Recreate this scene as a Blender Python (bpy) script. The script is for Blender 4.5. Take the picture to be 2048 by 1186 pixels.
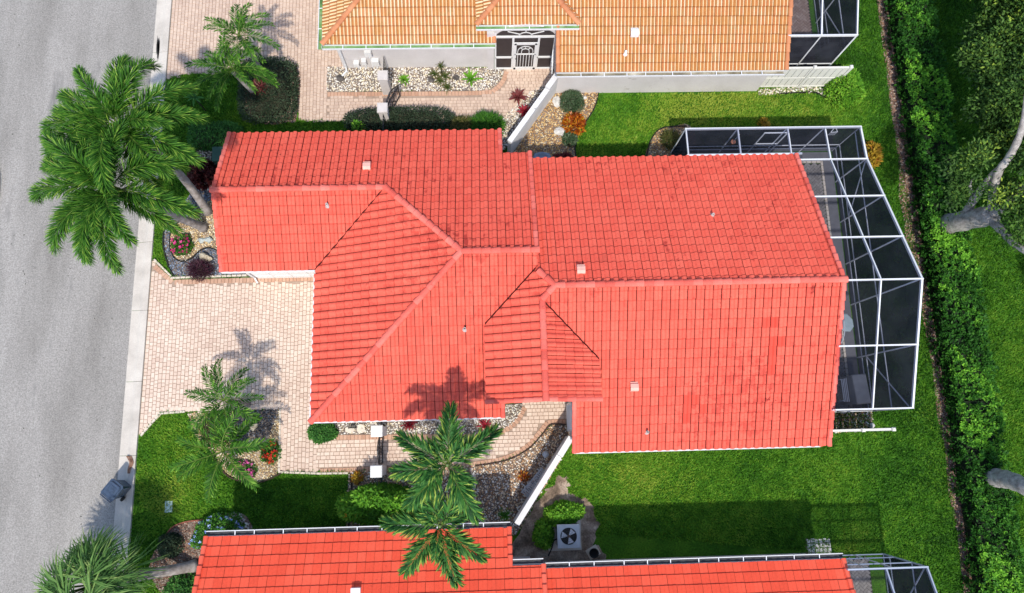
import bpy, bmesh, math, random
import numpy as np
from mathutils import Vector, Matrix
random.seed(7); RNG = np.random.default_rng(11)
S = bpy.context.scene
for o in list(bpy.data.objects): bpy.data.objects.remove(o)
C = S.collection
# ------------------------------------------------------------------ camera, sky, sun, exposure
CX = np.array([0.99929868, -0.02052412, 0.0313193]); CY = np.array([-0.02630712, -0.98002019, 0.19715061]); CZ = np.array([0.02664721, -0.19783626, -0.97987282])
FPX, HC = 1395.24, 30.0
cd = bpy.data.cameras.new('camera'); cam = bpy.data.objects.new('camera', cd); C.objects.link(cam); S.camera = cam
cd.sensor_width = 36.0; cd.lens = FPX/2048*36.0; cd.clip_end = 2000
right = Vector((CX[0], CY[0], CZ[0])); up = -Vector((CX[1], CY[1], CZ[1])); back = -Vector((CX[2], CY[2], CZ[2]))
cam.matrix_world = Matrix(((right.x, up.x, back.x, 0), (right.y, up.y, back.y, 0), (right.z, up.z, back.z, HC), (0, 0, 0, 1)))
SUN_EL, SUN_AZ = math.radians(56.5), math.radians(182)
w = bpy.data.worlds.new('World'); S.world = w; w.use_nodes = True
nt = w.node_tree; bg = nt.nodes['Background']; sk = nt.nodes.new('ShaderNodeTexSky')
sk.sky_type = 'NISHITA'; sk.sun_disc = False; sk.sun_elevation = SUN_EL; sk.sun_rotation = SUN_AZ
nt.links.new(sk.outputs[0], bg.inputs[0]); bg.inputs[1].default_value = 0.15
ld = bpy.data.lights.new('sun', 'SUN'); ld.energy = 2.7; ld.angle = math.radians(1.6); ld.color = (1, 0.94, 0.84)
sun = bpy.data.objects.new('sun', ld); C.objects.link(sun); sun.location = (0, -20, 40)
sdir = Vector((math.sin(SUN_AZ)*math.cos(SUN_EL), math.cos(SUN_AZ)*math.cos(SUN_EL), math.sin(SUN_EL)))
sun.rotation_euler = sdir.to_track_quat('Z', 'Y').to_euler()
S.view_settings.view_transform = 'Standard'; S.view_settings.look = 'None'; S.view_settings.gamma = 1
S.view_settings.exposure = 0.55; S.view_settings.use_curve_mapping = False
S.render.resolution_x, S.render.resolution_y = 1024, 593
# ------------------------------------------------------------------ helpers
def at(px, py, z=0.0):                      # point of the photograph at a known height above the ground, in metres
    r = np.array([px-1024.0, py-593.0, FPX]); t = (z-HC)/(r@CZ)
    return Vector((float(r@CX*t), float(r@CY*t), z))
def W2(pts, z=0.0): return [tuple(at(x, y, z)[:2]) for x, y in pts]
def proj(p):
    v = p[0]*CX+p[1]*CY+(p[2]-HC)*CZ
    return 1024+FPX*v[0]/v[2], 593+FPX*v[1]/v[2], v[2]
def inpoly(X, Y, poly):
    X = np.asarray(X, float); Y = np.asarray(Y, float); r = np.zeros(X.shape, bool); n = len(poly)
    for i in range(n):
        x0, y0 = poly[i]; x1, y1 = poly[(i+1) % n]
        if y0 == y1: continue
        r ^= ((y0 > Y) != (y1 > Y)) & (X < (x1-x0)*(Y-y0)/(y1-y0)+x0)
    return r
def smooth_line(pts, n=6, closed=False):
    P = [Vector((p[0], p[1], p[2] if len(p) > 2 else 0)) for p in pts]; out = []; m = len(P)
    for i in range(m if closed else m-1):
        a, b, c, d = (P[(i-1) % m], P[i], P[(i+1) % m], P[(i+2) % m]) if closed else (P[max(i-1, 0)], P[i], P[i+1], P[min(i+2, m-1)])
        for k in range(n):
            t = k/n
            out.append(0.5*((2*b)+(c-a)*t+(2*a-5*b+4*c-d)*t*t+(3*b-a-3*c+d)*t**3))
    if not closed: out.append(P[-1])
    return out
# ---- materials
MATS = {}
def lin(c): return tuple(((v/255)/12.92 if v/255 <= 0.04045 else ((v/255+0.055)/1.055)**2.4) for v in c)+(1,)
def mat(name, cols, fac='noise', rough=0.75, scale=3.0, fine=0.0, fscale=60.0, bump=0.0, bscale=40.0, spec=0.3, trans=0.0, metal=0.0, dirt=None, const=False, detail=4.0, stretch=None):
    """cols: [(pos, rgb)] ramp read by noise over position ('noise'), by a piece's own random number ('rnd') or both ('mix');
    dirt: (colour, scale, threshold, seam weight)"""
    if name in MATS: return MATS[name]
    m = bpy.data.materials.new(name); m.use_nodes = True; MATS[name] = m
    N = m.node_tree.nodes; L = m.node_tree.links; pb = N['Principled BSDF']
    def nd(t, **k):
        n = N.new(t)
        for a, b in k.items(): setattr(n, a, b)
        return n
    def math_(op, a, b=None, clamp=False):
        n = nd('ShaderNodeMath', operation=op, use_clamp=clamp)
        for i, v in enumerate((a, b)):
            if v is None: continue
            if isinstance(v, (int, float)): n.inputs[i].default_value = v
            else: L.new(v, n.inputs[i])
        return n.outputs[0]
    geo = nd('ShaderNodeNewGeometry')
    pos = geo.outputs['Position']
    if stretch:
        vm = nd('ShaderNodeVectorMath', operation='MULTIPLY'); L.new(pos, vm.inputs[0]); vm.inputs[1].default_value = stretch; spos = vm.outputs[0]
    def noise(sc, det=4.0, rg=0.55):
        n = nd('ShaderNodeTexNoise'); L.new(spos if stretch and sc < 8 else pos, n.inputs['Vector'])
        n.inputs['Scale'].default_value = sc; n.inputs['Detail'].default_value = det; n.inputs['Roughness'].default_value = rg
        return n.outputs['Fac']
    ra = nd('ShaderNodeAttribute', attribute_name='rnd'); oi = nd('ShaderNodeObjectInfo')
    rnd = math_('FRACT', math_('ADD', ra.outputs['Fac'], oi.outputs['Random']))
    if fac == 'rnd': f = rnd
    elif fac == 'attr': f = ra.outputs['Fac']
    elif fac == 'mix': f = math_('ADD', math_('MULTIPLY', rnd, 0.6), math_('SUBTRACT', math_('MULTIPLY', noise(scale, detail), 1.2), 0.4), True)
    else: f = math_('SUBTRACT', math_('MULTIPLY', noise(scale, detail), 2.0), 0.5, True)
    rp = nd('ShaderNodeValToRGB'); L.new(f, rp.inputs[0]); cr = rp.color_ramp
    if const: cr.interpolation = 'CONSTANT'
    while len(cr.elements) < len(cols): cr.elements.new(0.5)
    for e, (p, c) in zip(cr.elements, sorted(cols, key=lambda q: q[0])): e.position = p; e.color = tuple(c)[:3]+(1,)
    col = rp.outputs[0]
    if fine:
        g = noise(fscale, 3.0, 0.7); mr = nd('ShaderNodeMapRange'); L.new(g, mr.inputs[0])
        mr.inputs[1].default_value = 0.3; mr.inputs[2].default_value = 0.7; mr.inputs[3].default_value = 1-fine; mr.inputs[4].default_value = 1+fine
        mx = nd('ShaderNodeMix', data_type='RGBA', blend_type='MULTIPLY'); mx.inputs[0].default_value = 1
        L.new(col, mx.inputs[6]); L.new(mr.outputs[0], mx.inputs[7]); col = mx.outputs[2]
    for d in (dirt if isinstance(dirt, list) else [dirt] if dirt else []):
        dc, ds, th, sw = d
        n1 = math_('MULTIPLY', noise(ds, 6.0, 0.65), math_('ADD', math_('MULTIPLY', noise(ds*0.09, 2.0), 1.3), 0.35))
        if sw:
            sa = nd('ShaderNodeAttribute', attribute_name='seam'); n1 = math_('ADD', n1, math_('MULTIPLY', sa.outputs['Fac'], sw))
        k = math_('MULTIPLY', math_('SUBTRACT', n1, th), 9.0, True)
        mx = nd('ShaderNodeMix', data_type='RGBA'); L.new(k, mx.inputs[0]); L.new(col, mx.inputs[6]); mx.inputs[7].default_value = tuple(dc)[:3]+(1,)
        col = mx.outputs[2]
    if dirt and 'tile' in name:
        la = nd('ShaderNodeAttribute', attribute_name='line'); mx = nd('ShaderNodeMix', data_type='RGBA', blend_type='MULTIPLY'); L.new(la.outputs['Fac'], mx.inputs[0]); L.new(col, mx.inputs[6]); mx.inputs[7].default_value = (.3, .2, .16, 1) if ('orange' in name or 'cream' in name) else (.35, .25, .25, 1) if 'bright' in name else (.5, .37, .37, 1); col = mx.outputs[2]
    L.new(col, pb.inputs['Base Color']); pb.inputs['Roughness'].default_value = rough
    pb.inputs['Specular IOR Level'].default_value = spec; pb.inputs['Metallic'].default_value = metal
    if bump:
        b = nd('ShaderNodeBump'); b.inputs['Strength'].default_value = bump; b.inputs['Distance'].default_value = 0.02
        L.new(noise(bscale, 5.0), b.inputs['Height']); L.new(b.outputs[0], pb.inputs['Normal'])
    if trans:
        tl = nd('ShaderNodeBsdfTranslucent'); L.new(col, tl.inputs[0]); ms = nd('ShaderNodeMixShader'); ms.inputs[0].default_value = trans
        L.new(pb.outputs[0], ms.inputs[1]); L.new(tl.outputs[0], ms.inputs[2]); L.new(ms.outputs[0], N['Material Output'].inputs[0])
    return m
def flat(name, c, rough=0.6, spec=0.3, metal=0.0, var=0.12, scale=4.0, bump=0.0, bscale=30.0, dirt=None):
    return mat(name, [(0, [v*(1-var) for v in c[:3]]), (1, [v*(1+var) for v in c[:3]])], rough=rough, spec=spec, metal=metal, scale=scale, fine=var*0.5, bump=bump, bscale=bscale, dirt=dirt)
# ---- mesh builders
class MB:
    def __init__(s): s.v = []; s.f = []; s.m = []; s.r = []
    def add(s, vs, fs, m=0, r=None):
        b = len(s.v); s.v += [tuple(v) for v in vs]; s.f += [tuple(b+i for i in f) for f in fs]; s.m += [m]*len(fs)
        rr = random.random() if r is None else r; s.r += [rr]*len(vs); return s
    def box(s, c, d, rz=0.0, taper=1.0, m=0, r=None):
        x, y, z = d[0]/2, d[1]/2, d[2]/2; cc, sn = math.cos(rz), math.sin(rz); V = []
        for k, t in ((-1, 1.0), (1, taper)):
            for i, j in ((-1, -1), (1, -1), (1, 1), (-1, 1)):
                a, b = i*x*t, j*y*t; V.append((c[0]+a*cc-b*sn, c[1]+a*sn+b*cc, c[2]+k*z))
        return s.add(V, [(3, 2, 1, 0), (4, 5, 6, 7), (0, 1, 5, 4), (1, 2, 6, 5), (2, 3, 7, 6), (3, 0, 4, 7)], m, r)
    def bar(s, p, q, w, h, m=0, upv=None):
        p = Vector(p); q = Vector(q); d = (q-p).normalized(); u = Vector(upv) if upv else (Vector((0, 0, 1)) if abs(d.z) < 0.95 else Vector((1, 0, 0)))
        sd = d.cross(u).normalized(); u = sd.cross(d); V = []
        for e in (p, q):
            for i, j in ((-1, -1), (1, -1), (1, 1), (-1, 1)): V.append(e+sd*(i*w/2)+u*(j*h/2))
        return s.add(V, [(0, 3, 2, 1), (4, 5, 6, 7), (0, 1, 5, 4), (1, 2, 6, 5), (2, 3, 7, 6), (3, 0, 4, 7)], m)
    def prism(s, poly, z0, z1, m=0, mt=None):
        n = len(poly); a = sum(poly[i][0]*poly[(i+1) % n][1]-poly[(i+1) % n][0]*poly[i][1] for i in range(n))
        if a < 0: poly = poly[::-1]
        f0 = z0 if callable(z0) else (lambda x, y: z0); f1 = z1 if callable(z1) else (lambda x, y: z1)
        V = [(x, y, f0(x, y)) for x, y in poly]+[(x, y, f1(x, y)) for x, y in poly]
        s.add(V, [tuple(range(n-1, -1, -1))]+[(i, (i+1) % n, n+(i+1) % n, n+i) for i in range(n)], m)
        b = len(s.v)-2*n; s.f.append(tuple(b+n+i for i in range(n))); s.m.append(m if mt is None else mt); return s
    def tube(s, pts, rad, n=8, m=0, cap=True):
        P = [Vector(p) for p in pts]; k = len(P); R = rad if isinstance(rad, (list, tuple)) else [rad]*k; V = []; F = []
        ref = Vector((0.3, 0.2, 1)).normalized()
        for i, p in enumerate(P):
            d = (P[min(i+1, k-1)]-P[max(i-1, 0)]).normalized(); a = d.cross(ref if abs(d.dot(ref)) < 0.97 else Vector((1, 0, 0))).normalized(); b = d.cross(a)
            V += [p+(a*math.cos(2*math.pi*j/n)+b*math.sin(2*math.pi*j/n))*R[i] for j in range(n)]
        for i in range(k-1):
            for j in range(n): F.append((i*n+j, i*n+(j+1) % n, (i+1)*n+(j+1) % n, (i+1)*n+j))
        if cap: F += [tuple(range(n-1, -1, -1)), tuple((k-1)*n+j for j in range(n))]
        return s.add(V, F, m)
    def lathe(s, c, prof, n=16, m=0, sx=1.0, sy=1.0, rz=0.0):
        V = []; F = []; k = len(prof)
        for r, z in prof:
            for j in range(n):
                a = 2*math.pi*j/n; x, y = r*math.cos(a)*sx, r*math.sin(a)*sy
                V.append((c[0]+x*math.cos(rz)-y*math.sin(rz), c[1]+x*math.sin(rz)+y*math.cos(rz), c[2]+z))
        for i in range(k-1):
            for j in range(n): F.append((i*n+j, i*n+(j+1) % n, (i+1)*n+(j+1) % n, (i+1)*n+j))
        F += [tuple(range(n-1, -1, -1)), tuple((k-1)*n+j for j in range(n))]
        return s.add(V, F, m)
    def mesh(s, name, mats, smooth=False):
        me = bpy.data.meshes.new(name); me.from_pydata(s.v, [], s.f)
        for m in (mats if isinstance(mats, (list, tuple)) else [mats]): me.materials.append(m)
        if any(s.m): me.polygons.foreach_set('material_index', s.m)
        a = me.attributes.new('rnd', 'FLOAT', 'POINT'); a.data.foreach_set('value', s.r)
        if smooth: me.shade_smooth()
        me.update(); return me
def npmesh(name, V, k, mats, rnd=None, smooth=False, midx=None):
    """V: (n*k,3) array, every k rows one face"""
    n = len(V)//k; me = bpy.data.meshes.new(name); me.vertices.add(n*k); me.vertices.foreach_set('co', np.asarray(V, np.float32).ravel())
    me.loops.add(n*k); me.loops.foreach_set('vertex_index', np.arange(n*k, dtype=np.int32))
    me.polygons.add(n); me.polygons.foreach_set('loop_start', np.arange(0, n*k, k, dtype=np.int32))
    for m in (mats if isinstance(mats, (list, tuple)) else [mats]): me.materials.append(m)
    if midx is not None: me.polygons.foreach_set('material_index', np.asarray(midx, np.int32))
    if rnd is not None:
        a = me.attributes.new('rnd', 'FLOAT', 'POINT'); a.data.foreach_set('value', np.repeat(np.asarray(rnd, np.float32), k))
    me.update(calc_edges=True)
    if smooth: me.shade_smooth()
    return me
def obj(name, me, parent=None, mw=None, **props):
    o = bpy.data.objects.new(name, me); C.objects.link(o)
    if parent is not None:
        o.parent = parent
        if parent.type == 'EMPTY': o.matrix_parent_inverse = Matrix.Translation(-parent.location)
    if mw is not None: o.matrix_basis = mw
    for k, v in props.items(): o[k] = v
    return o
def tag(o, label=None, cat=None, group=None, kind=None):
    if label: o['label'] = label
    if cat: o['category'] = cat
    if group: o['group'] = group
    if kind: o['kind'] = kind
    return o
def thing(name, label, cat, loc=(0, 0, 0), group=None):
    o = bpy.data.objects.new(name, None); o.empty_display_size = 0.2; C.objects.link(o); o.location = loc
    return tag(o, label, cat, group)
def part(name, mb, m, parent, smooth=False, **k): return obj(name, mb.mesh(name, m, smooth), parent, **k)
def sheet(poly, z): mb = MB(); mb.prism(list(poly), z-0.05, z); return mb
# ------------------------------------------------------------------ colours of the place
white = flat('white_paint', (0.72, 0.72, 0.71), 0.5, var=0.05, dirt=((0.35, 0.33, 0.3), 6.0, 0.78, 0))
alu = flat('white_aluminium', (0.72, 0.73, 0.74), 0.35, 0.5, var=0.04)
grey_alu = flat('grey_aluminium', (0.84, 0.86, 0.88), 0.4, 0.5, var=0.05)
stucco = mat('stucco', [(0, (0.56, 0.53, 0.52)), (1, (0.68, 0.65, 0.64))], scale=0.8, fine=0.06, fscale=25, bump=0.35, bscale=35, rough=0.9, dirt=((0.4, 0.37, 0.34), 2.2, 0.72, 0))
iron = flat('black_iron', (0.018, 0.018, 0.02), 0.45, 0.5)
rubber = flat('black_rubber', (0.02, 0.019, 0.018), 0.7)
concrete = mat('curb_concrete', [(0, (0.44, 0.4, 0.35)), (0.5, (0.57, 0.52, 0.46)), (1, (0.66, 0.61, 0.54))], scale=1.1, fine=0.1, fscale=30, rough=0.9, bump=0.2, dirt=((0.3, 0.26, 0.22), 3.0, 0.8, 0))
asphalt = mat('asphalt', [(0, (0.22, 0.206, 0.188)), (0.35, (0.28, 0.264, 0.243)), (0.6, (0.32, 0.302, 0.28)), (1, (0.39, 0.368, 0.342))], scale=0.7, fine=0.34, fscale=18, rough=0.95, bump=0.6, bscale=60, spec=0.15, detail=8.0,
    stretch=(1, .22, 1), dirt=[((0.22, 0.21, 0.197), 0.7, 0.66, 0), ((0.15, 0.143, 0.135), 1.6, 0.84, 0), ((0.06, 0.06, 0.06), 9.0, 0.9, 0)])
soil = mat('dark_soil', [(0, (0.09, 0.07, 0.055)), (1, (0.3, 0.24, 0.2))], scale=2.5, fine=0.3, fscale=18, rough=1, bump=0.6)
sand = mat('sandy_soil', [(0, (0.07, 0.05, 0.035)), (0.4, (0.2, 0.145, 0.105)), (.65, (.34, .26, .2)), (1, (0.5, 0.41, 0.32))], scale=1.8, fine=0.4, fscale=14, rough=1, bump=0.5)
lawnm = mat('lawn', [(0, (0.02, 0.07, 0.007)), (0.4, (0.038, 0.12, 0.01)), (0.62, (0.065, 0.165, 0.013)), (1, (0.11, 0.2, 0.02))], scale=0.45, fine=0.55, fscale=14, rough=1, bump=0.9, bscale=22, detail=6.0, spec=0.1)
blade = mat('grass_blade', [(0, (0.02, 0.06, 0.008)), (0.5, (0.045, 0.13, 0.012)), (0.8, (0.09, 0.19, 0.02)), (1, (0.2, 0.23, 0.04))], fac='mix', scale=0.45, rough=0.7, trans=0.2, spec=0.15)
joint = flat('joint_sand', (0.36, 0.27, 0.21), 1.0, var=0.25)
paverm = mat('paver', [(0, (0.58, 0.43, 0.345)), (0.3, (0.66, 0.51, 0.41)), (0.6, (0.71, 0.56, 0.455)), (0.85, (0.75, 0.62, 0.51)), (1, (0.64, 0.46, 0.365))], fac='mix', scale=0.35, fine=0.1, fscale=30, rough=0.9, spec=0.15)
pinkpav = mat('pink_paver', [(0, (0.5, 0.365, 0.29)), (0.5, (0.6, 0.455, 0.36)), (1, (0.68, 0.53, 0.42))], fac='mix', scale=0.35, fine=0.1, fscale=30, rough=0.9, spec=0.15)
terra = mat('terracotta_paver', [(0, (0.44, 0.25, 0.17)), (0.5, (0.53, 0.32, 0.22)), (1, (0.6, 0.39, 0.28))], fac='mix', scale=0.6, fine=0.12, fscale=30, rough=0.9, spec=0.15)
greypav = mat('patio_paver', [(0, (0.17, 0.155, 0.143)), (0.5, (0.25, 0.23, 0.21)), (1, (0.34, 0.315, 0.29))], fac='mix', scale=0.5, fine=0.15, rough=0.9)
brownpav = mat('brown_patio_paver', [(0, (0.2, 0.14, 0.115)), (0.5, (0.28, 0.2, 0.165)), (1, (0.36, 0.28, 0.24))], fac='mix', scale=0.5, fine=0.15, rough=0.9)
cream = flat('cream_stone', (0.66, 0.58, 0.48), 0.9, var=0.15, scale=6)
deckm = flat('roof_underlay', (0.07, 0.012, 0.01), 1.0)
# ------------------------------------------------------------------ ground, road, curb
tag(obj('lawn', (lambda m: m.mesh('lawn', lawnm))(MB().add([(-90, -90, 0), (90, -90, 0), (90, 90, 0), (-90, 90, 0)], [(0, 1, 2, 3)]))), 'green lawn covering the ground between houses and hedge', 'lawn', kind='structure')
tag(obj('road', (lambda m: m.mesh('road', asphalt))(MB().add([(-60, -90, 0.012), (-15.42, -90, 0.012), (-15.42, 90, 0.012), (-60, 90, 0.012)], [(0, 1, 2, 3)]))), 'light grey asphalt street on the left side', 'road', kind='structure')
curb = tag(thing('curb', 'pale concrete valley gutter curb along the street', 'curb', (-15.1, 8, 0)), kind='structure')
prof = [(-15.44, -0.05), (-15.44, 0.016), (-15.3, 0.008), (-15.12, 0.02), (-14.98, 0.075), (-14.74, 0.09), (-14.72, -0.05)]
y = -40.0
while y < 60:
    L = 3.05; mb = MB(); n = len(prof); V = [(x, y+0.008, z) for x, z in prof]+[(x, y+L-0.008, z) for x, z in prof]
    mb.add(V, [(i, i+1, n+i+1, n+i) for i in range(n-1)]+[tuple(range(n-1, -1, -1)), tuple(range(n, 2*n))])
    part('curb_slab', mb, concrete, curb); y += L
isl = MB(); ip = [(-22.2+1.0*math.cos(a)*1.6-1.0, 11.2+2.6*math.sin(a)) for a in np.linspace(0, 2*math.pi, 40, endpoint=False)]
isl.prism(ip, -0.02, 0.12)
tag(part('curb_island', isl, concrete, None), 'curved pale concrete curb island at the left street edge', 'curb', kind='structure')
st = MB()
for i in range(9):
    x = -15.21+random.uniform(-0.07, 0.07); yy = at(322, 95).y+random.uniform(-0.35, 0.35); ln = random.uniform(0.5, 1.3)
    st.add([(x, yy-ln/2, 0.026), (x+0.02, yy, 0.026), (x, yy+ln/2, 0.026), (x-0.025, yy, 0.026)], [(0, 1, 2, 3)])
tag(part('tyre_mark', st, rubber, None), 'black scuffed tyre mark on the curb by the upper driveway', 'mark', kind='structure')
# ------------------------------------------------------------------ paving
PAV = {}
def paver_mesh(w, l, h, m):
    k = (round(w, 3), round(l, 3), m.name)
    if k not in PAV:
        mb = MB(); a, b = w/2-0.006, l/2-0.006; c = 0.007
        mb.add([(-a, -b, 0), (a, -b, 0), (a, b, 0), (-a, b, 0), (-a+c, -b+c, h), (a-c, -b+c, h), (a-c, b-c, h), (-a+c, b-c, h)],
               [(4, 5, 6, 7), (0, 1, 5, 4), (1, 2, 6, 5), (2, 3, 7, 6), (3, 0, 4, 7)], r=0.0)
        PAV[k] = mb.mesh('paver', m)
    return PAV[k]
def paving(name, label, polys, runs, excl, m, eye, jm=joint, z=0.008, h=0.028, limit=300, extra=None):
    """polys: areas (bed); runs: [(poly, axis, course width)]; extra: [(x,y,rz,w,l,mat)] border pieces"""
    mb = MB()
    for i, p in enumerate(polys): mb.prism(list(p), -0.03, z-0.0005*i)
    base = tag(part(name, mb, jm, None), label, 'paving', kind='structure')
    items = []
    for poly, ax, cw in runs:
        P = np.array(poly); x0, y0 = P.min(0); x1, y1 = P.max(0)
        a0, a1, b0, b1 = (x0, x1, y0, y1) if ax == 'y' else (y0, y1, x0, x1)
        n = int((a1-a0)/cw)
        for i in range(n+1):
            a = a0+(i+0.5)*cw; b = b0-random.random()*0.2
            while b < b1:
                l = random.choice((cw, cw, cw*1.5, cw*1.5, cw*1.25)); c = b+l/2; b += l
                x, yy = (a, c) if ax == 'y' else (c, a)
                if not inpoly([x], [yy], poly)[0] or any(inpoly([x], [yy], e)[0] for e in excl): continue
                items.append((x, yy, (0 if ax == 'y' else math.pi/2)+random.uniform(-0.02, 0.02), cw, l, m))
    if extra:
        EX = np.array([(e[0], e[1]) for e in extra if e[5] is terra])
        items = [it for it in items if not (abs(EX[:, 0]-it[0]) < .2).any() or np.min(np.hypot(EX[:, 0]-it[0], EX[:, 1]-it[1])) > .15]
    items += extra or []
    ex = Vector((eye[0], eye[1]))
    vis = []
    for it in items:
        px, py, _ = proj((it[0], it[1], 0)); ok = 0 < px < 2048 and 0 < py < 1186
        vis.append((0 if ok else 1, (Vector(it[:2])-ex).length))
    order = sorted(range(len(items)), key=lambda i: vis[i])
    V = []; R = []; MI = []; mats = []
    for q, i in enumerate(order):
        x, yy, rz, pw, pl, pm = items[i]; dz = random.uniform(-0.003, 0.003)
        if q < limit:
            obj('paver', paver_mesh(pw, pl, h, pm), base, Matrix.Translation((x, yy, z+dz-0.002)) @ Matrix.Rotation(rz, 4, 'Z'))
        else:
            if pm not in mats: mats.append(pm)
            me = paver_mesh(pw, pl, h, pm); c, s = math.cos(rz), math.sin(rz); r = random.random()
            a, b = pw/2-0.006, pl/2-0.006; k = 0.007
            Q = [(-a, -b, 0), (a, -b, 0), (a, b, 0), (-a, b, 0), (-a+k, -b+k, h), (a-k, -b+k, h), (a-k, b-k, h), (-a+k, b-k, h)]
            Q = [(x+u*c-v*s, yy+u*s+v*c, z+dz-0.002+t) for u, v, t in Q]
            for f in ((4, 5, 6, 7), (0, 1, 5, 4), (1, 2, 6, 5), (2, 3, 7, 6), (3, 0, 4, 7)):
                V += [Q[j] for j in f]; R.append(r); MI.append(mats.index(pm))
    if V: obj('paver_field', npmesh('paver_field', V, 4, mats, R, midx=MI), base, kind='stuff')
    return base
def course(line, w, l, m, off=0.0):          # a row of pieces laid along a line
    out = []; P = [Vector((p[0], p[1])) for p in line]; d = 0.0; nxt = l/2
    for a, b in zip(P, P[1:]):
        s = (b-a).length
        if s < 1e-6: continue
        t = (b-a)/s; nrm = Vector((-t.y, t.x)); rz = math.atan2(t.y, t.x)-math.pi/2
        while nxt <= d+s:
            c = a+t*(nxt-d)+nrm*off; out.append((c.x, c.y, rz, w, l, m)); nxt += l
        d += s
    return out
CWD = 0.157
# beds (outlines on the ground, read off the photograph)
bedN = W2([(653, 134), (1008, 136), (1002, 160), (985, 176), (960, 182), (653, 184)])
bedS = W2([(640, 835), (1046, 806), (1040, 828), (1022, 850), (995, 863), (960, 867), (672, 869), (640, 868)])
brownbed = W2([(698, 944), (950, 931), (1012, 922), (1060, 897), (1086, 866), (1102, 849), (1150, 849), (1145, 880), (1032, 1070), (690, 1075)])
palmbed = W2([(375, 826), (560, 818), (560, 943), (540, 958), (510, 965), (478, 960), (450, 945), (420, 900), (390, 870)])
drive1 = [(-14.72, 8.02), (-13.8, 7.1), (-6.55, 7.16), (-6.55, -1.18), (-8.9, -1.16), (-8.95, 1.42), (-13.86, 1.4), (-14.72, 0.45)]
pathS = [(-7.4, 0.3)]+W2([(960, 866), (1000, 858), (1028, 838), (1044, 806)])+[(1.2, 4), (3.4, 4), (3.3, 0.47)]+W2([(1102, 848), (1085, 866), (1060, 895), (1012, 920), (950, 930), (740, 940)])+[(-7.4, -1.18)]
ls = [tuple(p[:2]) for p in smooth_line([tuple(at(*p)) for p in [(640, 942), (740, 939), (860, 936), (950, 928), (1012, 916), (1054, 893), (1082, 862), (1098, 845), (1135, 844)]])]
ln = [tuple(p[:2]) for p in smooth_line([tuple(at(*p)) for p in [(672, 872), (800, 871), (955, 870), (1000, 862), (1030, 842), (1046, 815)]])]
ext = course(ls, 0.22, 0.155, terra)+course(ln, 0.22, 0.155, terra, -0.06)+course([(-13.7, 6.98), (-6.6, 7.02)], 0.22, 0.155, terra)+course([(-14.6, 7.7), (-13.75, 6.95)], 0.22, 0.155, terra)
ext += course([(-8.8, -1.1), (-8.82, 1.5), (-13.8, 1.5), (-14.6, 0.62)], 0.2, 0.155, paverm, -0.0)
stripS = W2([(672, 866), (955, 864), (1000, 856), (1030, 838)])
paving('driveway', 'cream and pink paver driveway and walkway of the middle house', [drive1, pathS],
       [([(-14.72, 8.02), (-13.8, 7.1), (-6.55, 7.16), (-6.55, .95), (-7.4, .95), (-7.4, -1.18), (-8.9, -1.16), (-8.95, 1.42), (-13.86, 1.4), (-14.72, 0.45)], 'y', CWD), (pathS, 'x', CWD)], [bedS], paverm, (-9.5, 3.5), extra=ext)
driveN = [(-14.72, 30), (-6.4, 30), (-6.4, 14.44), (-8.62, 14.47), (-8.7, 17.3), (-11.3, 17.32), (-12.76, 16.85), (-13.86, 16.86), (-14.72, 16.6)]
pathN = [(-7.3, 15.86)]+W2([(960, 182), (985, 176), (1003, 158), (1008, 136)])+[(0.9, 17.2), (3.2, 17.2), (3.2, 16.3), (2.05, 15.6), (1.09, 14.5), (0.4, 14.1), (-6.4, 14.4), (-7.3, 14.4)]
lb = [tuple(p[:2]) for p in smooth_line([tuple(at(*p)) for p in [(655, 187), (800, 186), (960, 184), (990, 177), (1006, 158), (1012, 140)]])]
extN = course(lb, 0.22, 0.155, terra, -0.05)
paving('upper_driveway', 'pinkish paver driveway and walkway of the orange roofed house', [driveN, pathN],
       [([(-14.72, 30), (-6.4, 30), (-6.4, 15.88), (-7.3, 15.88), (-7.3, 14.45)]+driveN[3:], 'y', CWD), (pathN, 'x', CWD)], [bedN], pinkpav, (-5, 15.2), extra=extN)
# patio slab of loose stepping pavers by the lower house
sl = tag(part('stepping_pad', sheet(W2([(1611, 1077), (1661, 1077), (1662, 1108), (1611, 1108)]), 0.006), soil, None), 'small pad of pale stepping pavers beside the lower house', 'paving', kind='structure')
sw_ = at(1612, 1078); se_ = at(1660, 1078)
for i in range(6):
    for j in range(5):
        obj('paver', paver_mesh((se_.x-sw_.x)/6*0.96, 0.17, 0.03, flat('pale_paver', (.8, .73, .66), .9, var=.08)), sl, Matrix.Translation((sw_.x+(i+0.5)*(se_.x-sw_.x)/6+random.uniform(-0.005, 0.005), sw_.y-0.09-j*0.178+(0.03 if i in (1, 4) and j == 0 else 0), 0.004)))
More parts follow.
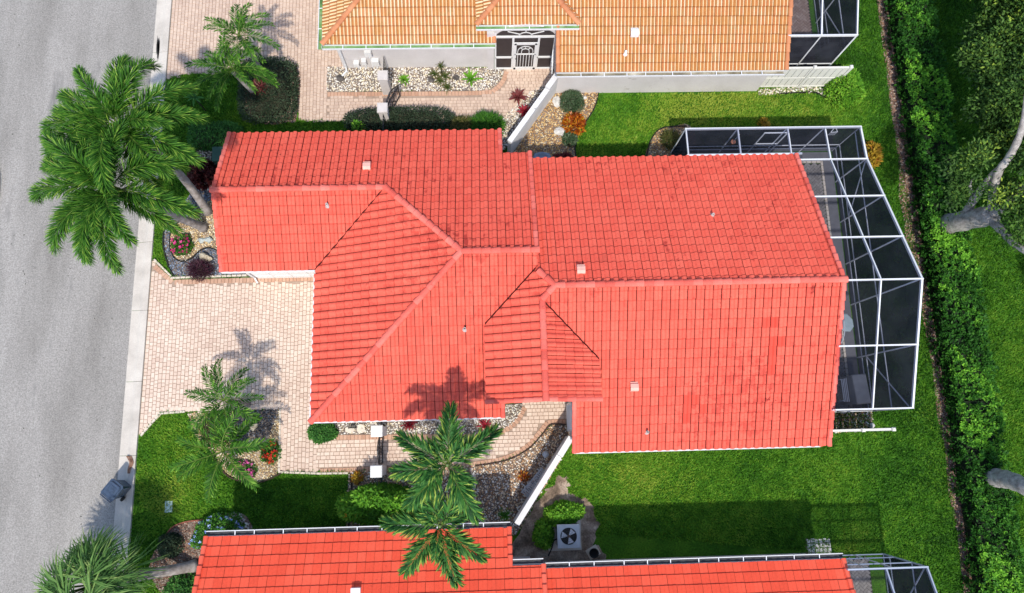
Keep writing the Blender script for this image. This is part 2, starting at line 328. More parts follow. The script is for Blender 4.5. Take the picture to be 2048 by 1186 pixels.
# ------------------------------------------------------------------ gravel beds
ICO = None
def ico():
    global ICO
    if ICO is None:
        bm = bmesh.new(); bmesh.ops.create_icosphere(bm, subdivisions=1, radius=1.0)
        v = np.array([tuple(x.co) for x in bm.verts]); f = np.array([[x.index for x in q.verts] for q in bm.faces]); bm.free(); ICO = (v, f)
    return ICO
OCT = (np.array([(1, 0, 0), (-.5, .87, 0), (-.5, -.87, 0), (0.55, 0.3, .75), (-.5, .35, .8), (0, -.6, .75), (0, 0, -.4)], float), np.array([(0, 1, 4), (0, 4, 3), (1, 2, 5), (1, 5, 4), (2, 0, 3), (2, 3, 5), (3, 4, 5)]))
def pebbles(poly, size, m, excl=(), z=0.01, dens=1.0, rmode=None):
    P = np.array(poly); x0, y0 = P.min(0); x1, y1 = P.max(0); s = size*0.82/math.sqrt(dens)
    gx, gy = np.meshgrid(np.arange(x0, x1, s), np.arange(y0, y1, s)); X = gx.ravel()+RNG.uniform(-.5, .5, gx.size)*s; Y = gy.ravel()+RNG.uniform(-.5, .5, gx.size)*s
    k = inpoly(X, Y, poly)
    for e in excl: k &= ~inpoly(X, Y, e)
    X, Y = X[k], Y[k]; n = len(X); v, f = OCT
    sc = RNG.uniform(.35, .75, (n, 1))*size*np.c_[RNG.uniform(.7, 1.2, n), RNG.uniform(.7, 1.1, n), RNG.uniform(.5, .9, n)]
    a = RNG.uniform(0, 6.28, n); c, sn = np.cos(a)[:, None], np.sin(a)[:, None]
    vx = v[None, :, 0]*sc[:, :1]; vy = v[None, :, 1]*sc[:, 1:2]; vz = v[None, :, 2]*sc[:, 2:3]
    V = np.stack([X[:, None]+vx*c-vy*sn, Y[:, None]+vx*sn+vy*c, z+RNG.uniform(0, .25*size, n)[:, None]+vz], -1)
    T = V[:, f.ravel()].reshape(-1, 3); r = RNG.uniform(0, 1, n)
    return npmesh('pebbles', T, 3, m, np.repeat(r, len(f)))
def gm(name, cols, fine=0.1): return mat(name, [(i/len(cols), c) for i, c in enumerate(cols)], fac='attr', const=True, fine=fine, fscale=50, rough=0.85)
white_gr = gm('white_gravel', [(.8, .76, .68), (.82, .74, .58), (.72, .68, .62), (.62, .52, .38), (.84, .82, .78), (.5, .45, .4), (.78, .68, .48), (.2, .18, .16), (.8, .77, .7)])
gold_gr = gm('golden_gravel', [(.56, .35, .14), (.66, .47, .23), (.44, .25, .1), (.74, .62, .42), (.5, .3, .12), (.3, .16, .07), (.62, .42, .18)])
tan_gr = gm('tan_gravel', [(.75, .58, .32), (.8, .7, .48), (.6, .42, .2), (.84, .78, .62), (.7, .52, .26), (.4, .28, .16)])
blue_gr = gm('blue_grey_gravel', [(.12, .16, .23), (.18, .23, .31), (.07, .09, .13), (.26, .32, .41), (.14, .18, .25), (.42, .48, .56), (.04, .055, .08)])
dark_gr = gm('charcoal_gravel', [(.04, .045, .06), (.07, .08, .1), (.02, .022, .03), (.12, .14, .17), (.05, .055, .07), (.25, .27, .3)])
brown_gr = gm('brown_river_gravel', [(.6, .38, .22), (.8, .7, .58), (.42, .23, .12), (.86, .82, .74), (.66, .46, .3), (.28, .15, .08), (.82, .68, .5), (.56, .34, .19), (.86, .84, .8), (.74, .56, .36)])
mulch = gm('red_mulch', [(.2, .1, .07), (.32, .17, .11), (.12, .06, .045), (.42, .26, .18), (.26, .14, .1), (.5, .4, .33)])
def bed(label, poly, size, m, base=soil, z=0.02, name='gravel_bed', excl=(), dens=1.0, over=None):
    b = tag(part(name, sheet(poly, z), base, None), label, 'bed', kind='structure')
    obj('pebbles', pebbles(poly, size, m, excl, z, dens), b, kind='stuff')
    return b
bed('white gravel bed along the wall of the orange roofed house', bedN, 0.09, white_gr, z=0.022)
bed('white gravel bed under the eave beside the walkway', bedS, 0.088, white_gr, z=0.022)
bed('brown river gravel bed behind the centre palms', brownbed, 0.09, brown_gr, z=0.02)
cordbed = W2([(1062, 183), (1095, 168), (1100, 175), (1010, 300), (985, 300), (995, 245), (1020, 222)])
bed('pale gravel patch left of the upper white wall', cordbed, 0.09, white_gr, z=0.03)
goldbed = W2([(1112, 183), (1197, 186), (1187, 220), (1160, 262), (1150, 290), (1152, 325), (1020, 315)])
bed('golden gravel bed right of the upper white wall', goldbed, 0.085, gold_gr, z=0.024)
smallbed = [tuple(p[:2]) for p in smooth_line([tuple(at(*p)) for p in [(1293, 318), (1300, 285), (1318, 260), (1345, 253), (1380, 252), (1390, 300), (1340, 325)]], 5, True)]
bed('small orange gravel bed at the corner of the pool cage', smallbed, 0.085, gold_gr, z=0.024)
bed('strip of pale gravel under the white vinyl fence', W2([(1515, 180), (1625, 172), (1645, 178), (1666, 190), (1660, 196), (1645, 193), (1630, 186), (1600, 186), (1517, 191)]), 0.1, white_gr, z=0.024)
frontbed = [tuple(p[:2]) for p in smooth_line([tuple(at(*p)) for p in [(338, 432), (328, 470), (329, 500), (338, 532), (349, 553)]], 5)]+[(-9.9, 7.15), (-10.42, 7.4), (-10.42, 11.9)]+W2([(385, 380), (360, 420)])
tancurve = [(352, 450), (342, 470), (341, 495), (347, 512), (358, 522), (372, 522), (385, 516), (397, 505), (406, 499), (418, 496), (432, 500), (440, 505), (440, 400), (395, 420), (375, 438)]
tanbed = [tuple(p[:2]) for p in smooth_line([tuple(at(*p)) for p in tancurve], 4, True)]
bed('blue grey gravel band curving round the garage front bed', frontbed, 0.075, blue_gr, z=0.02, excl=[tanbed])
bed('tan gravel island with flowers in the garage front bed', tanbed, 0.08, tan_gr, base=sand, z=0.028)
nwbed = W2([(395, 295), (455, 290), (450, 335), (432, 380), (385, 380), (385, 330)])
bed('white gravel patch behind the burgundy shrub by the garage', nwbed, 0.1, white_gr, z=0.026)
hedgebed = [tuple(p[:2]) for p in smooth_line([tuple(at(*p)) for p in [(484, 150), (484, 200), (492, 225), (515, 243), (545, 250), (575, 245), (594, 235), (596, 132), (520, 128)]], 5, True)]
bed('mulch bed under the clipped dark hedge island', hedgebed, 0.07, mulch, z=0.018, name='mulch_bed')
darkbed = W2([(470, 822), (557, 818), (551, 840), (543, 860), (538, 880), (520, 900), (480, 905), (455, 880)])
bed('tan gravel margin of the small palm bed', [tuple(p) for p in palmbed], 0.075, tan_gr, base=sand, z=0.018, excl=[darkbed])
bed('charcoal gravel in the middle of the small palm bed', darkbed, 0.07, dark_gr, z=0.028)
lowbed = [tuple(p[:2]) for p in smooth_line([tuple(at(*p)) for p in [(328, 1075), (345, 1055), (375, 1043), (420, 1038), (450, 1028), (480, 1026), (498, 1040), (500, 1075), (430, 1200), (330, 1190), (300, 1130)]], 5, True)]
bed('mulch bed with blue flowers at the lower left house corner', lowbed, 0.075, mulch, z=0.02, name='mulch_bed')
stones = [tuple(p[:2]) for p in smooth_line([tuple(at(*p)) for p in [(455, 1030), (480, 1026), (498, 1040), (500, 1062), (470, 1062), (450, 1050)]], 4, True)]
bed('pile of white stones beside the blue flowered shrub', stones, 0.13, gm('bright_stones', [(.8, .78, .75), (.7, .66, .6), (.5, .47, .44), (.82, .8, .78)]), z=0.05)
bed('brown mulch patch beside the pool cage and low fence', W2([(1660, 826), (1742, 822), (1746, 838), (1735, 862), (1660, 866)]), 0.075, brown_gr, z=0.02, name='mulch_bed')
acs = [tuple(p[:2]) for p in smooth_line([tuple(at(*p)) for p in [(1030, 1085), (1075, 1010), (1105, 965), (1135, 950), (1140, 985), (1175, 1000), (1195, 1040), (1190, 1085), (1205, 1125), (1030, 1135)]], 5, True)]
acs = [(x+RNG.uniform(-.12, .12), y+RNG.uniform(-.12, .12)) for x, y in acs]
tag(part('bare_soil', sheet(acs, 0.016), sand, None), 'bare sandy soil around the air conditioner', 'soil', kind='structure')
def strip(line, w0): return None
hl = [(1755, -30), (1768, 60), (1781, 140), (1784, 200), (1796, 270), (1808, 340), (1820, 390), (1826, 440), (1832, 480), (1846, 560), (1857, 640), (1872, 730), (1885, 830), (1898, 900), (1908, 980), (1920, 1060), (1935, 1186), (1940, 1220)]
hp = [at(*p) for p in hl]
bed('reddish mulch strip along the foot of the long hedge', [(p.x-random.uniform(.12, .3)-(0.25 if 360 < q[1] < 520 else 0), p.y) for p, q in zip(hp, hl)]+[(p.x+0.7, p.y) for p in hp[::-1]], 0.075, mulch, z=0.014, name='mulch_bed')
def edging(label, pts, m=rubber, w=0.05, h=0.1, z=0.03):
    P = smooth_line([tuple(at(*p)) for p in pts], 6); mb = MB()
    for a, b in zip(P, P[1:]): mb.bar((a.x, a.y, z), (b.x+(b.x-a.x)*.1, b.y+(b.y-a.y)*.1, z), w, h)
    tag(part('garden_edging', mb, m, None), label, 'edging')
edging('black edging between golden gravel and upper lawn', [(1197, 187), (1187, 220), (1160, 262), (1150, 290), (1152, 322)])
edging('black edging round the bed at the pool cage corner', [(1292, 318), (1300, 284), (1318, 260), (1345, 254), (1372, 253)])
edging('curled black edging by the round bush', [(1560, 188), (1600, 186), (1630, 186), (1645, 194), (1660, 197), (1667, 189)])
edging('black edging on the outer rim of the garage front bed', [(338, 432), (328, 470), (329, 500), (338, 532), (349, 553)])
edging('black edging looping round the tan gravel island', [(375, 438), (352, 450), (342, 470), (341, 495), (347, 512), (358, 522), (372, 522), (385, 516), (397, 505), (406, 499), (418, 496), (432, 500), (440, 506)])
edging('dark edging along the foot of the small palm bed', [(425, 905), (450, 946), (478, 961), (510, 966), (540, 958), (562, 946)], flat('brown_edging', (.06, .035, .025), .8))
edging('red brown edging round the lower left mulch bed', [(325, 1082), (345, 1055), (375, 1043), (420, 1038), (450, 1028)], flat('brick_edging', (.3, .1, .07), .9))
edging('dark edging between brown gravel and front lawn', [(700, 945), (704, 985), (700, 1030), (696, 1060)], flat('brown_edging2', (.05, .035, .03), .9))
edging('dark edging curving along the walkway by the brown gravel', [(950, 932), (1012, 921), (1058, 897), (1086, 867), (1102, 849), (1138, 849)], flat('brown_edging3', (.07, .045, .035), .9), 0.04, 0.12)
edg = tag(thing('stone_edging', 'row of cream edging stones along the driveway and lawn', 'edging', (-12, 1.3, 0)))
for q in course([tuple(p[:2]) for p in [at(282, 872), at(321, 827), at(375, 823)]], .1, .22, cream)+course([tuple(p[:2]) for p in [at(558, 944), at(640, 947), at(700, 946)]], .1, .22, cream)+course([tuple(p[:2]) for p in [at(561, 817), at(559, 944)]], .09, .22, cream)+course([tuple(p[:2]) for p in [at(309, 519), at(346, 556), at(490, 551)]], .1, .22, cream):
    obj('edging_stone', paver_mesh(.1, .22, .06, cream), edg, Matrix.Translation((q[0], q[1], .01)) @ Matrix.Rotation(q[2], 4, 'Z'))
# ------------------------------------------------------------------ houses
PT = 0.44; CS = 1/math.sqrt(1+PT*PT); SN = PT*CS
TW, TL = 0.315, 0.372
def plane(t, e, z0):
    O, U, V = {'S': ((0, e, z0), (1, 0, 0), (0, CS, SN)), 'N': ((0, e, z0), (-1, 0, 0), (0, -CS, SN)), 'W': ((e, 0, z0), (0, -1, 0), (CS, 0, SN)), 'E': ((e, 0, z0), (0, 1, 0), (-CS, 0, SN))}[t]
    O, U, V = Vector(O), Vector(U), Vector(V); N = U.cross(V)
    zf = {'S': lambda x, y: z0+PT*(y-e), 'N': lambda x, y: z0+PT*(e-y), 'W': lambda x, y: z0+PT*(x-e), 'E': lambda x, y: z0+PT*(e-x)}[t]
    uv = {'S': lambda x, y: (x, (y-e)/CS), 'N': lambda x, y: (-x, (e-y)/CS), 'W': lambda x, y: (-y, (x-e)/CS), 'E': lambda x, y: (y, (e-x)/CS)}[t]
    return dict(O=O, U=U, V=V, N=N, z=zf, uv=uv, t=t)
SPROF = [(0.035, .006), (.04, .03), (.12, .05), (.24, .063), (.36, .063), (.48, .05), (.58, .026), (.64, .010), (.8, .004), (.962, .008)]
TWO = [(.02, .02), (.1, .05), (.2, .058), (.32, .05), (.4, .018), (.5, .012), (.52, .022), (.6, .05), (.7, .058), (.82, .05), (.9, .018), (.985, .012)]
LOW = [(.01, .008), (.018, .022), (.16, .034), (.32, .037), (.46, .03), (.54, .014), (.7, .012), (.85, .018), (.99, .016)]
def tile_geo(prof, k=1.0, pans=()):
    Lt = TL+0.035; lift = 0.032; V = []; F = []; n = len(prof)
    for v in (0.0, TL-.055, TL+.02):
        V += [(u*TW, v, h*k+.004+lift*(1-v/Lt)) for u, h in prof]
    V += [(u*TW, 0.0, max(h*k-0.012, 0.0)) for u, h in prof]
    F += [(i, i+1, n+i+1, n+i) for i in range(n-1)]+[(n+i, n+i+1, 2*n+i+1, 2*n+i) for i in range(n-1)]+[(3*n+i, 3*n+i+1, i+1, i) for i in range(n-1)]
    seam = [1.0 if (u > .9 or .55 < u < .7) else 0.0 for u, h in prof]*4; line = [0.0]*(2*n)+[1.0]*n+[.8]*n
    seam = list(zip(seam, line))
    return V, F, seam, [1 if (j % (n-1)) in pans else 0 for j in range(len(F))]
def clip(poly3, conv):
    """Sutherland-Hodgman in plan against a convex, counter-clockwise outline"""
    out = poly3
    for (ax, ay), (bx, by) in zip(conv, conv[1:]+conv[:1]):
        if not out: return []
        res = []; d = lambda p: (bx-ax)*(p[1]-ay)-(by-ay)*(p[0]-ax)
        for p, q in zip(out, out[1:]+out[:1]):
            a, b = d(p), d(q)
            if a >= 0: res.append(p)
            if (a > 0 > b) or (a < 0 < b):
                t = a/(a-b); res.append(tuple(p[i]+(q[i]-p[i])*t for i in range(3)))
        out = res
    return out
def ccw(p): return p if sum(a[0]*b[1]-b[0]*a[1] for a, b in zip(p, p[1:]+p[:1])) > 0 else p[::-1]
def cap_mesh(L, r, m, name='ridge_cap'):
    mb = MB(); n = 7
    V = []
    for v, rr, dz in ((0, r*1.14, .03), (L+.03, r*.9, -.012), (0, r*.94, .0)):
        V += [(v, rr*math.cos(math.pi*j/(n-1)), rr*0.72*math.sin(math.pi*j/(n-1))+dz) for j in range(n)]
    mb.add(V, [(j, n+j, n+j+1, j+1) for j in range(n-1)]+[(j, j+1, 2*n+j+1, 2*n+j) for j in range(n-1)], r=0.0)
    return mb.mesh(name, m, False)
def run_caps(p, q, me, parent, step, name, dz=0.05):
    p = Vector(p); q = Vector(q); d = q-p; L = d.length; n = max(1, round(L/step)); x = d.normalized(); yv = Vector((0, 0, 1)).cross(x).normalized(); z = x.cross(yv)
    for i in range(n):
        c = p+d*(i/n)+z*dz; s = (L/n)/step
        jit = random.uniform(-.012, .012)
        R = Matrix(((x.x*s, yv.x, z.x, c.x), (x.y*s, yv.y, z.y, c.y), (x.z*s, yv.z, z.z, c.z), (0, 0, 0, 1))) @ Matrix.Rotation(jit, 4, 'Z')
        obj(name, me, parent, R)
def tiles(planes, geo, mats, parent, ylim, limit=300, special=None, newmat=None):
    """planes: [(plane, [convex outlines], material index)]"""
    GV, GF, GS, GM = geo; whole = {}; FV = []; FR = []; FM = []; FS = []
    for pi, (pl, polys, mi) in enumerate(planes):
        O, U, V, N = pl['O'], pl['U'], pl['V'], pl['N']
        for conv in polys:
            conv = ccw([tuple(p) for p in conv]); q = [pl['uv'](x, y) for x, y in conv]
            i0, i1 = math.floor(min(a for a, b in q)/TW), math.ceil(max(a for a, b in q)/TW); j0, j1 = math.floor(min(b for a, b in q)/TL+1e-6), math.ceil(max(b for a, b in q)/TL)
            for i in range(i0, i1):
                for j in range(j0, j1):
                    o = O+U*(i*TW)+V*(j*TL); c4 = [o, o+U*TW, o+U*TW+V*TL, o+V*TL]
                    if not (ylim[0] < o.y < ylim[1]): continue
                    ins = all(all((b[0]-a[0])*(c.y-a[1])-(b[1]-a[1])*(c.x-a[0]) > -0.004 for a, b in zip(conv, conv[1:]+conv[:1])) for c in c4)
                    if ins: whole[(pi, i, j)] = o; continue
                    W3 = [o+U*a+V*b+N*h for a, b, h in GV]; r = random.random(); fs = []
                    for f, gmi in zip(GF, GM):
                        g = clip([tuple(W3[k]) for k in f], conv)
                        if len(g) >= 3: fs.append((g, f, gmi))
                    for g, f, gmi in fs:
                        for k in range(1, len(g)-1):
                            FV += [g[0], g[k], g[k+1]]; FR.append(r); FM.append(mi+gmi); FS.append((sum(GS[x][0] for x in f)/4, sum(GS[x][1] for x in f)/4))
    ranked = []
    for key, o in whole.items():
        pl = planes[key[0]][0]; c = o+pl['U']*TW/2+pl['V']*TL/2; px, py, dp = proj(c)
        vd = (Vector((0, 0, HC))-c); a = pl['N'].dot(vd.normalized())/vd.length_squared
        sp = -1 if special and any(abs(px-u_) < 8.5 and abs(py-v_) < 9.7 for u_, v_ in special) else 0
        ranked.append((sp if (5 < px < 2043 and 5 < py < 1181) else 1, -a, key))
    ranked.sort(); protos = {}
    def proto(mi, m):
        k = (mi, m.name)
        if k not in protos:
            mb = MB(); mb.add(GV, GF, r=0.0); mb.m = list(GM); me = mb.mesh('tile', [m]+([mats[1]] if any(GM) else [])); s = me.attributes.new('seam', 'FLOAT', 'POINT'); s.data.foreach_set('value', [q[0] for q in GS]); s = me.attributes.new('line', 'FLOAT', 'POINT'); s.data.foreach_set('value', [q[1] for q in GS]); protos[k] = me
        return protos[k]
    for q, (_, _, key) in enumerate(ranked):
        pl, _, mi = planes[key[0]]; o = whole[key]; U, V, N = pl['U'], pl['V'], pl['N']
        j = Vector((random.uniform(-.004, .004), random.uniform(-.004, .004), random.uniform(-.002, .004)))
        o = o+j
        if q < limit:
            m = mats[mi]
            if special:
                px, py, _ = proj(o+U*TW/2+V*TL/2)
                if any(abs(px-a) < 8.5 and abs(py-b) < 9.5 for a, b in special): m = newmat
            obj('tile', proto(mi, m), parent, Matrix(((U.x, V.x, N.x, o.x), (U.y, V.y, N.y, o.y), (U.z, V.z, N.z, o.z), (0, 0, 0, 1))))
        else:
            W3 = [tuple(o+U*a+V*b+N*h) for a, b, h in GV]; r = random.random()
            if special:
                px, py, _ = proj(o+U*TW/2+V*TL/2)
                if any(abs(px-a) < 8.5 and abs(py-b) < 9.5 for a, b in special): r = 0.002
            for f, gmi in zip(GF, GM):
                a, b, c, d = (W3[k] for k in f); sm = (sum(GS[k][0] for k in f)/4, sum(GS[k][1] for k in f)/4)
                FV += [a, b, c, a, c, d]; FR += [r, r]; FM += [mi+gmi]*2; FS += [sm, sm]
    if FV:
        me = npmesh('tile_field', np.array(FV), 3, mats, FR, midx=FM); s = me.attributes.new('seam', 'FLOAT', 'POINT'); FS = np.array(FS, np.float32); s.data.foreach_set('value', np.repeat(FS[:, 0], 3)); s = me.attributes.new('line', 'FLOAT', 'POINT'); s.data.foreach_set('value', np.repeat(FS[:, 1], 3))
        obj('tile_field', me, parent, kind='stuff')
def red_ramp(a): return [(0, [v*.8 for v in a]), (.05, (a[0]*.95, a[1]*.85, a[2]*.85)), (.5, a), (1, (min(a[0]*1.06, .9), a[1]*1.2, a[2]*1.2))]
REDC = (0.74, 0.117, 0.076)
red_s = mat('red_tile', red_ramp(REDC), fac='mix', scale=0.9, fine=0.12, fscale=9, rough=0.7, spec=0.2, dirt=[((.56, .075, .05), 2.6, 0.6, .05), ((.3, .03, .022), 5.0, 0.74, .06)])
red_n = mat('red_tile_weathered', red_ramp((.8, .124, .08)), fac='mix', scale=0.5, fine=0.1, fscale=12, rough=0.75, spec=0.2, dirt=[((.46, .055, .04), 3.5, 0.69, .1), ((.12, .018, .014), 8.0, 0.8, .08)])
red_g = mat('red_tile_streaked', red_ramp((.77, .115, .074)), fac='mix', scale=0.5, fine=0.1, fscale=12, rough=0.75, spec=0.2, dirt=[((.44, .05, .036), 3.0, 0.66, .16), ((.08, .013, .011), 8.0, 0.77, .13)])
red_new = mat('red_tile_darker', [(0, (.62, .06, .035)), (1, (.68, .075, .045))], fac='rnd', rough=0.7)
redcap = mat('red_ridge_cap', [(0, (.6, .085, .06)), (.4, (.74, .13, .095)), (1, (.84, .22, .17))], fac='mix', scale=0.6, fine=0.1, fscale=14, rough=0.75, dirt=((.4, .06, .045), 3.0, 0.7, 0))
org = mat('orange_tile', [(0, (.33, .125, .032)), (.3, (.43, .17, .042)), (.6, (.44, .15, .045)), (.8, (.37, .175, .055)), (1, (.53, .22, .085))], fac='mix', scale=1.5, fine=0.12, fscale=16, rough=0.75, dirt=((.25, .13, .06), 6.0, .85, 0))
orgcap = mat('orange_ridge_cap', [(0, (.46, .17, .08)), (.5, (.54, .22, .1)), (1, (.62, .28, .14))], fac='mix', scale=1.5, fine=0.12, rough=0.8)
creamt = mat('cream_tile_pan', [(0, (.62, .4, .19)), (.5, (.74, .55, .32)), (1, (.8, .66, .46))], fac='mix', scale=2, fine=0.08, rough=0.75, dirt=((.4, .25, .12), 6.0, .9, 0))
bright = mat('bright_red_tile', [(0, (.74, .075, .034)), (.5, (.84, .095, .045)), (1, (.88, .125, .065))], fac='mix', scale=.5, fine=0.08, fscale=12, rough=0.7, dirt=((.3, .03, .02), 4.0, .78, .04))
brightcap = mat('bright_red_cap', [(0, (.74, .09, .045)), (1, (.86, .15, .09))], fac='mix', scale=.5, fine=.1, rough=.75)
mortar = flat('pale_mortar', (.8, .42, .36), .9, var=.15, scale=8)
def roof_plan(dy, entry, en=11.36):
    y = lambda v: v+dy
    P = {'WN': plane('N', y(12.66), 2.6), 'GS': plane('S', y(6.77), 2.6), 'WW': plane('W', -6.97, 2.6), 'WS': plane('S', y(.77), 2.6), 'ES': plane('S', y(-.64), 2.6), 'EN': plane('N', y(en), 2.6+PT*(11.36-en))}
    D = lambda pts: [(a, b+dy) for a, b in pts]
    R = {'WN': [D(p) for p in ([(-10.74, 9.715), (-4.02, 9.715), (-4.02, 12.66), (-10.74, 12.66)], [(-4.02, 9.715), (-1.02, 6.715), (-1.02, 12.66), (-4.02, 12.66)], [(-1.02, 6.715), (.58, 6.715), (.58, 12.66), (-1.02, 12.66)], [(.58, 6.715), (1.78, 6.715), (1.78, 11.4), (.58, 11.4)])],
         'GS': [D([(-10.74, 6.77), (-6.97, 6.77), (-4.02, 9.715), (-10.74, 9.715)])],
         'WW': [D([(-6.97, .77), (-1.02, 6.715), (-4.02, 9.715), (-6.97, 6.77)])],
         'EN': [D([(1.70, en), (1.70, 6.03), (2.375, 5.36), (13.1, 5.36), (13.1, en)])]}
    if entry == 'gable':
        P['GW'] = plane('W', -.22, 4.10); P['GE'] = plane('E', 4.02, 4.10)
        R['WS'] = [D(p) for p in ([(-6.97, .77), (-.22, .77), (-.22, 6.715), (-1.02, 6.715)], [(-.22, 4.18), (1.78, 6.18), (1.78, 6.715), (-.22, 6.715)], [(-.22, .77), (.44, .77), (.44, 1.6), (-.22, 1.6)])]
        R['GW'] = [D(p) for p in ([(-.22, 1.25), (1.9, 1.25), (1.9, 5.9), (1.78, 6.18), (-.22, 4.18)], [(1.9, 4.885), (2.375, 5.36), (1.9, 5.83)])]
        R['GE'] = [D([(1.9, 1.25), (4.02, 1.25), (4.02, 2.77), (1.9, 4.885)])]
        R['ES'] = [D(p) for p in ([(4.02, -.64), (13.1, -.64), (13.1, 5.36), (4.02, 5.36)], [(3.05, -.64), (4.02, -.64), (4.02, 1.6), (3.05, 1.6)], [(4.02, 2.77), (4.02, 5.36), (2.375, 5.36), (1.9, 4.885)])]
    else:
        P['GW'] = plane('W', -.34, 3.5); P['GE'] = plane('E', 3.98, 3.5); P['GF'] = plane('S', y(1.06), 3.5)
        R['GF'] = [D([(-.34, 1.06), (3.98, 1.06), (1.82, 3.22)])]
        R['GW'] = [D([(-.34, 1.06), (1.82, 3.22), (1.82, 4.95), (-.34, 2.81)])]
        R['GE'] = [D([(3.98, 1.06), (3.98, 1.41), (1.82, 3.56), (1.82, 3.22)])]
        R['WS'] = [D(p) for p in ([(-6.97, .77), (-.34, .77), (-.34, 6.715), (-1.02, 6.715)], [(-.34, 2.81), (1.78, 4.93), (1.78, 6.715), (-.34, 6.715)], [(-.34, .77), (.44, .77), (.44, 1.6), (-.34, 1.6)])]
        R['ES'] = [D(p) for p in ([(3.98, -.64), (13.1, -.64), (13.1, 5.36), (3.98, 5.36)], [(3.05, -.64), (3.98, -.64), (3.98, 1.4), (3.05, 1.4)], [(3.98, 1.41), (3.98, 5.36), (1.82, 5.36), (1.82, 3.56)])]
    return P, R
def gutter(parent, p, q, side, inner, lip, hang=0.9):
    """open gutter along an eave; side = unit vector away from the house"""
    p = Vector(p); q = Vector(q); s = Vector(side); mb = MB(); dz = Vector((0, 0, 1))
    mb.bar(p+s*.012-dz*.06, q+s*.012-dz*.06, .012, .13); mb.bar(p+s*.185-dz*.055, q+s*.185-dz*.055, .028, .09)
    g = part('gutter', mb, lip, parent)
    f = MB(); f.bar(p+s*.1-dz*.075, q+s*.1-dz*.075, .15, .02); part('trough', f, inner, g)
    n = int((q-p).length/hang)
    for i in range(1, n): c = p.lerp(q, (i+random.uniform(-.15, .15))/n); h = MB(); h.bar(c+s*.015, c+s*.19, .03, .012); part('hanger', h, grey_alu, g)
def box_vent(parent, px, py, zf, m, w=.3):
    z = 3.5
    for _ in range(60): c = at(px, py, z); z = .5*z+.5*zf(c.x, c.y)
    mb = MB(); V = []; F = []
    for k, (yy, hh) in enumerate(((-.17, .03), (-.15, .2), (-.05, .26), (.1, .24), (.2, .12))):
        V += [(c.x-w/2, c.y+yy, c.z+hh+PT*yy*.0), (c.x+w/2, c.y+yy, c.z+hh)]
    F = [(2*i, 2*i+1, 2*i+3, 2*i+2) for i in range(4)]; mb.add(V, F)
    mb.box((c.x, c.y+.02, c.z+.08), (w*.94, .32, .2)); part('roof_vent', mb, m, parent)
def pipe_vent(parent, px, py, zf, m):
    z = 3.5
    for _ in range(60): c = at(px, py, z); z = .5*z+.5*zf(c.x, c.y)
    mb = MB(); mb.lathe((c.x, c.y, c.z-.05), [(.11, .05), (.1, .1), (.055, .12), (.05, .32), (.035, .32), (.03, .2)], 12); part('pipe_vent', mb, m, parent, True)
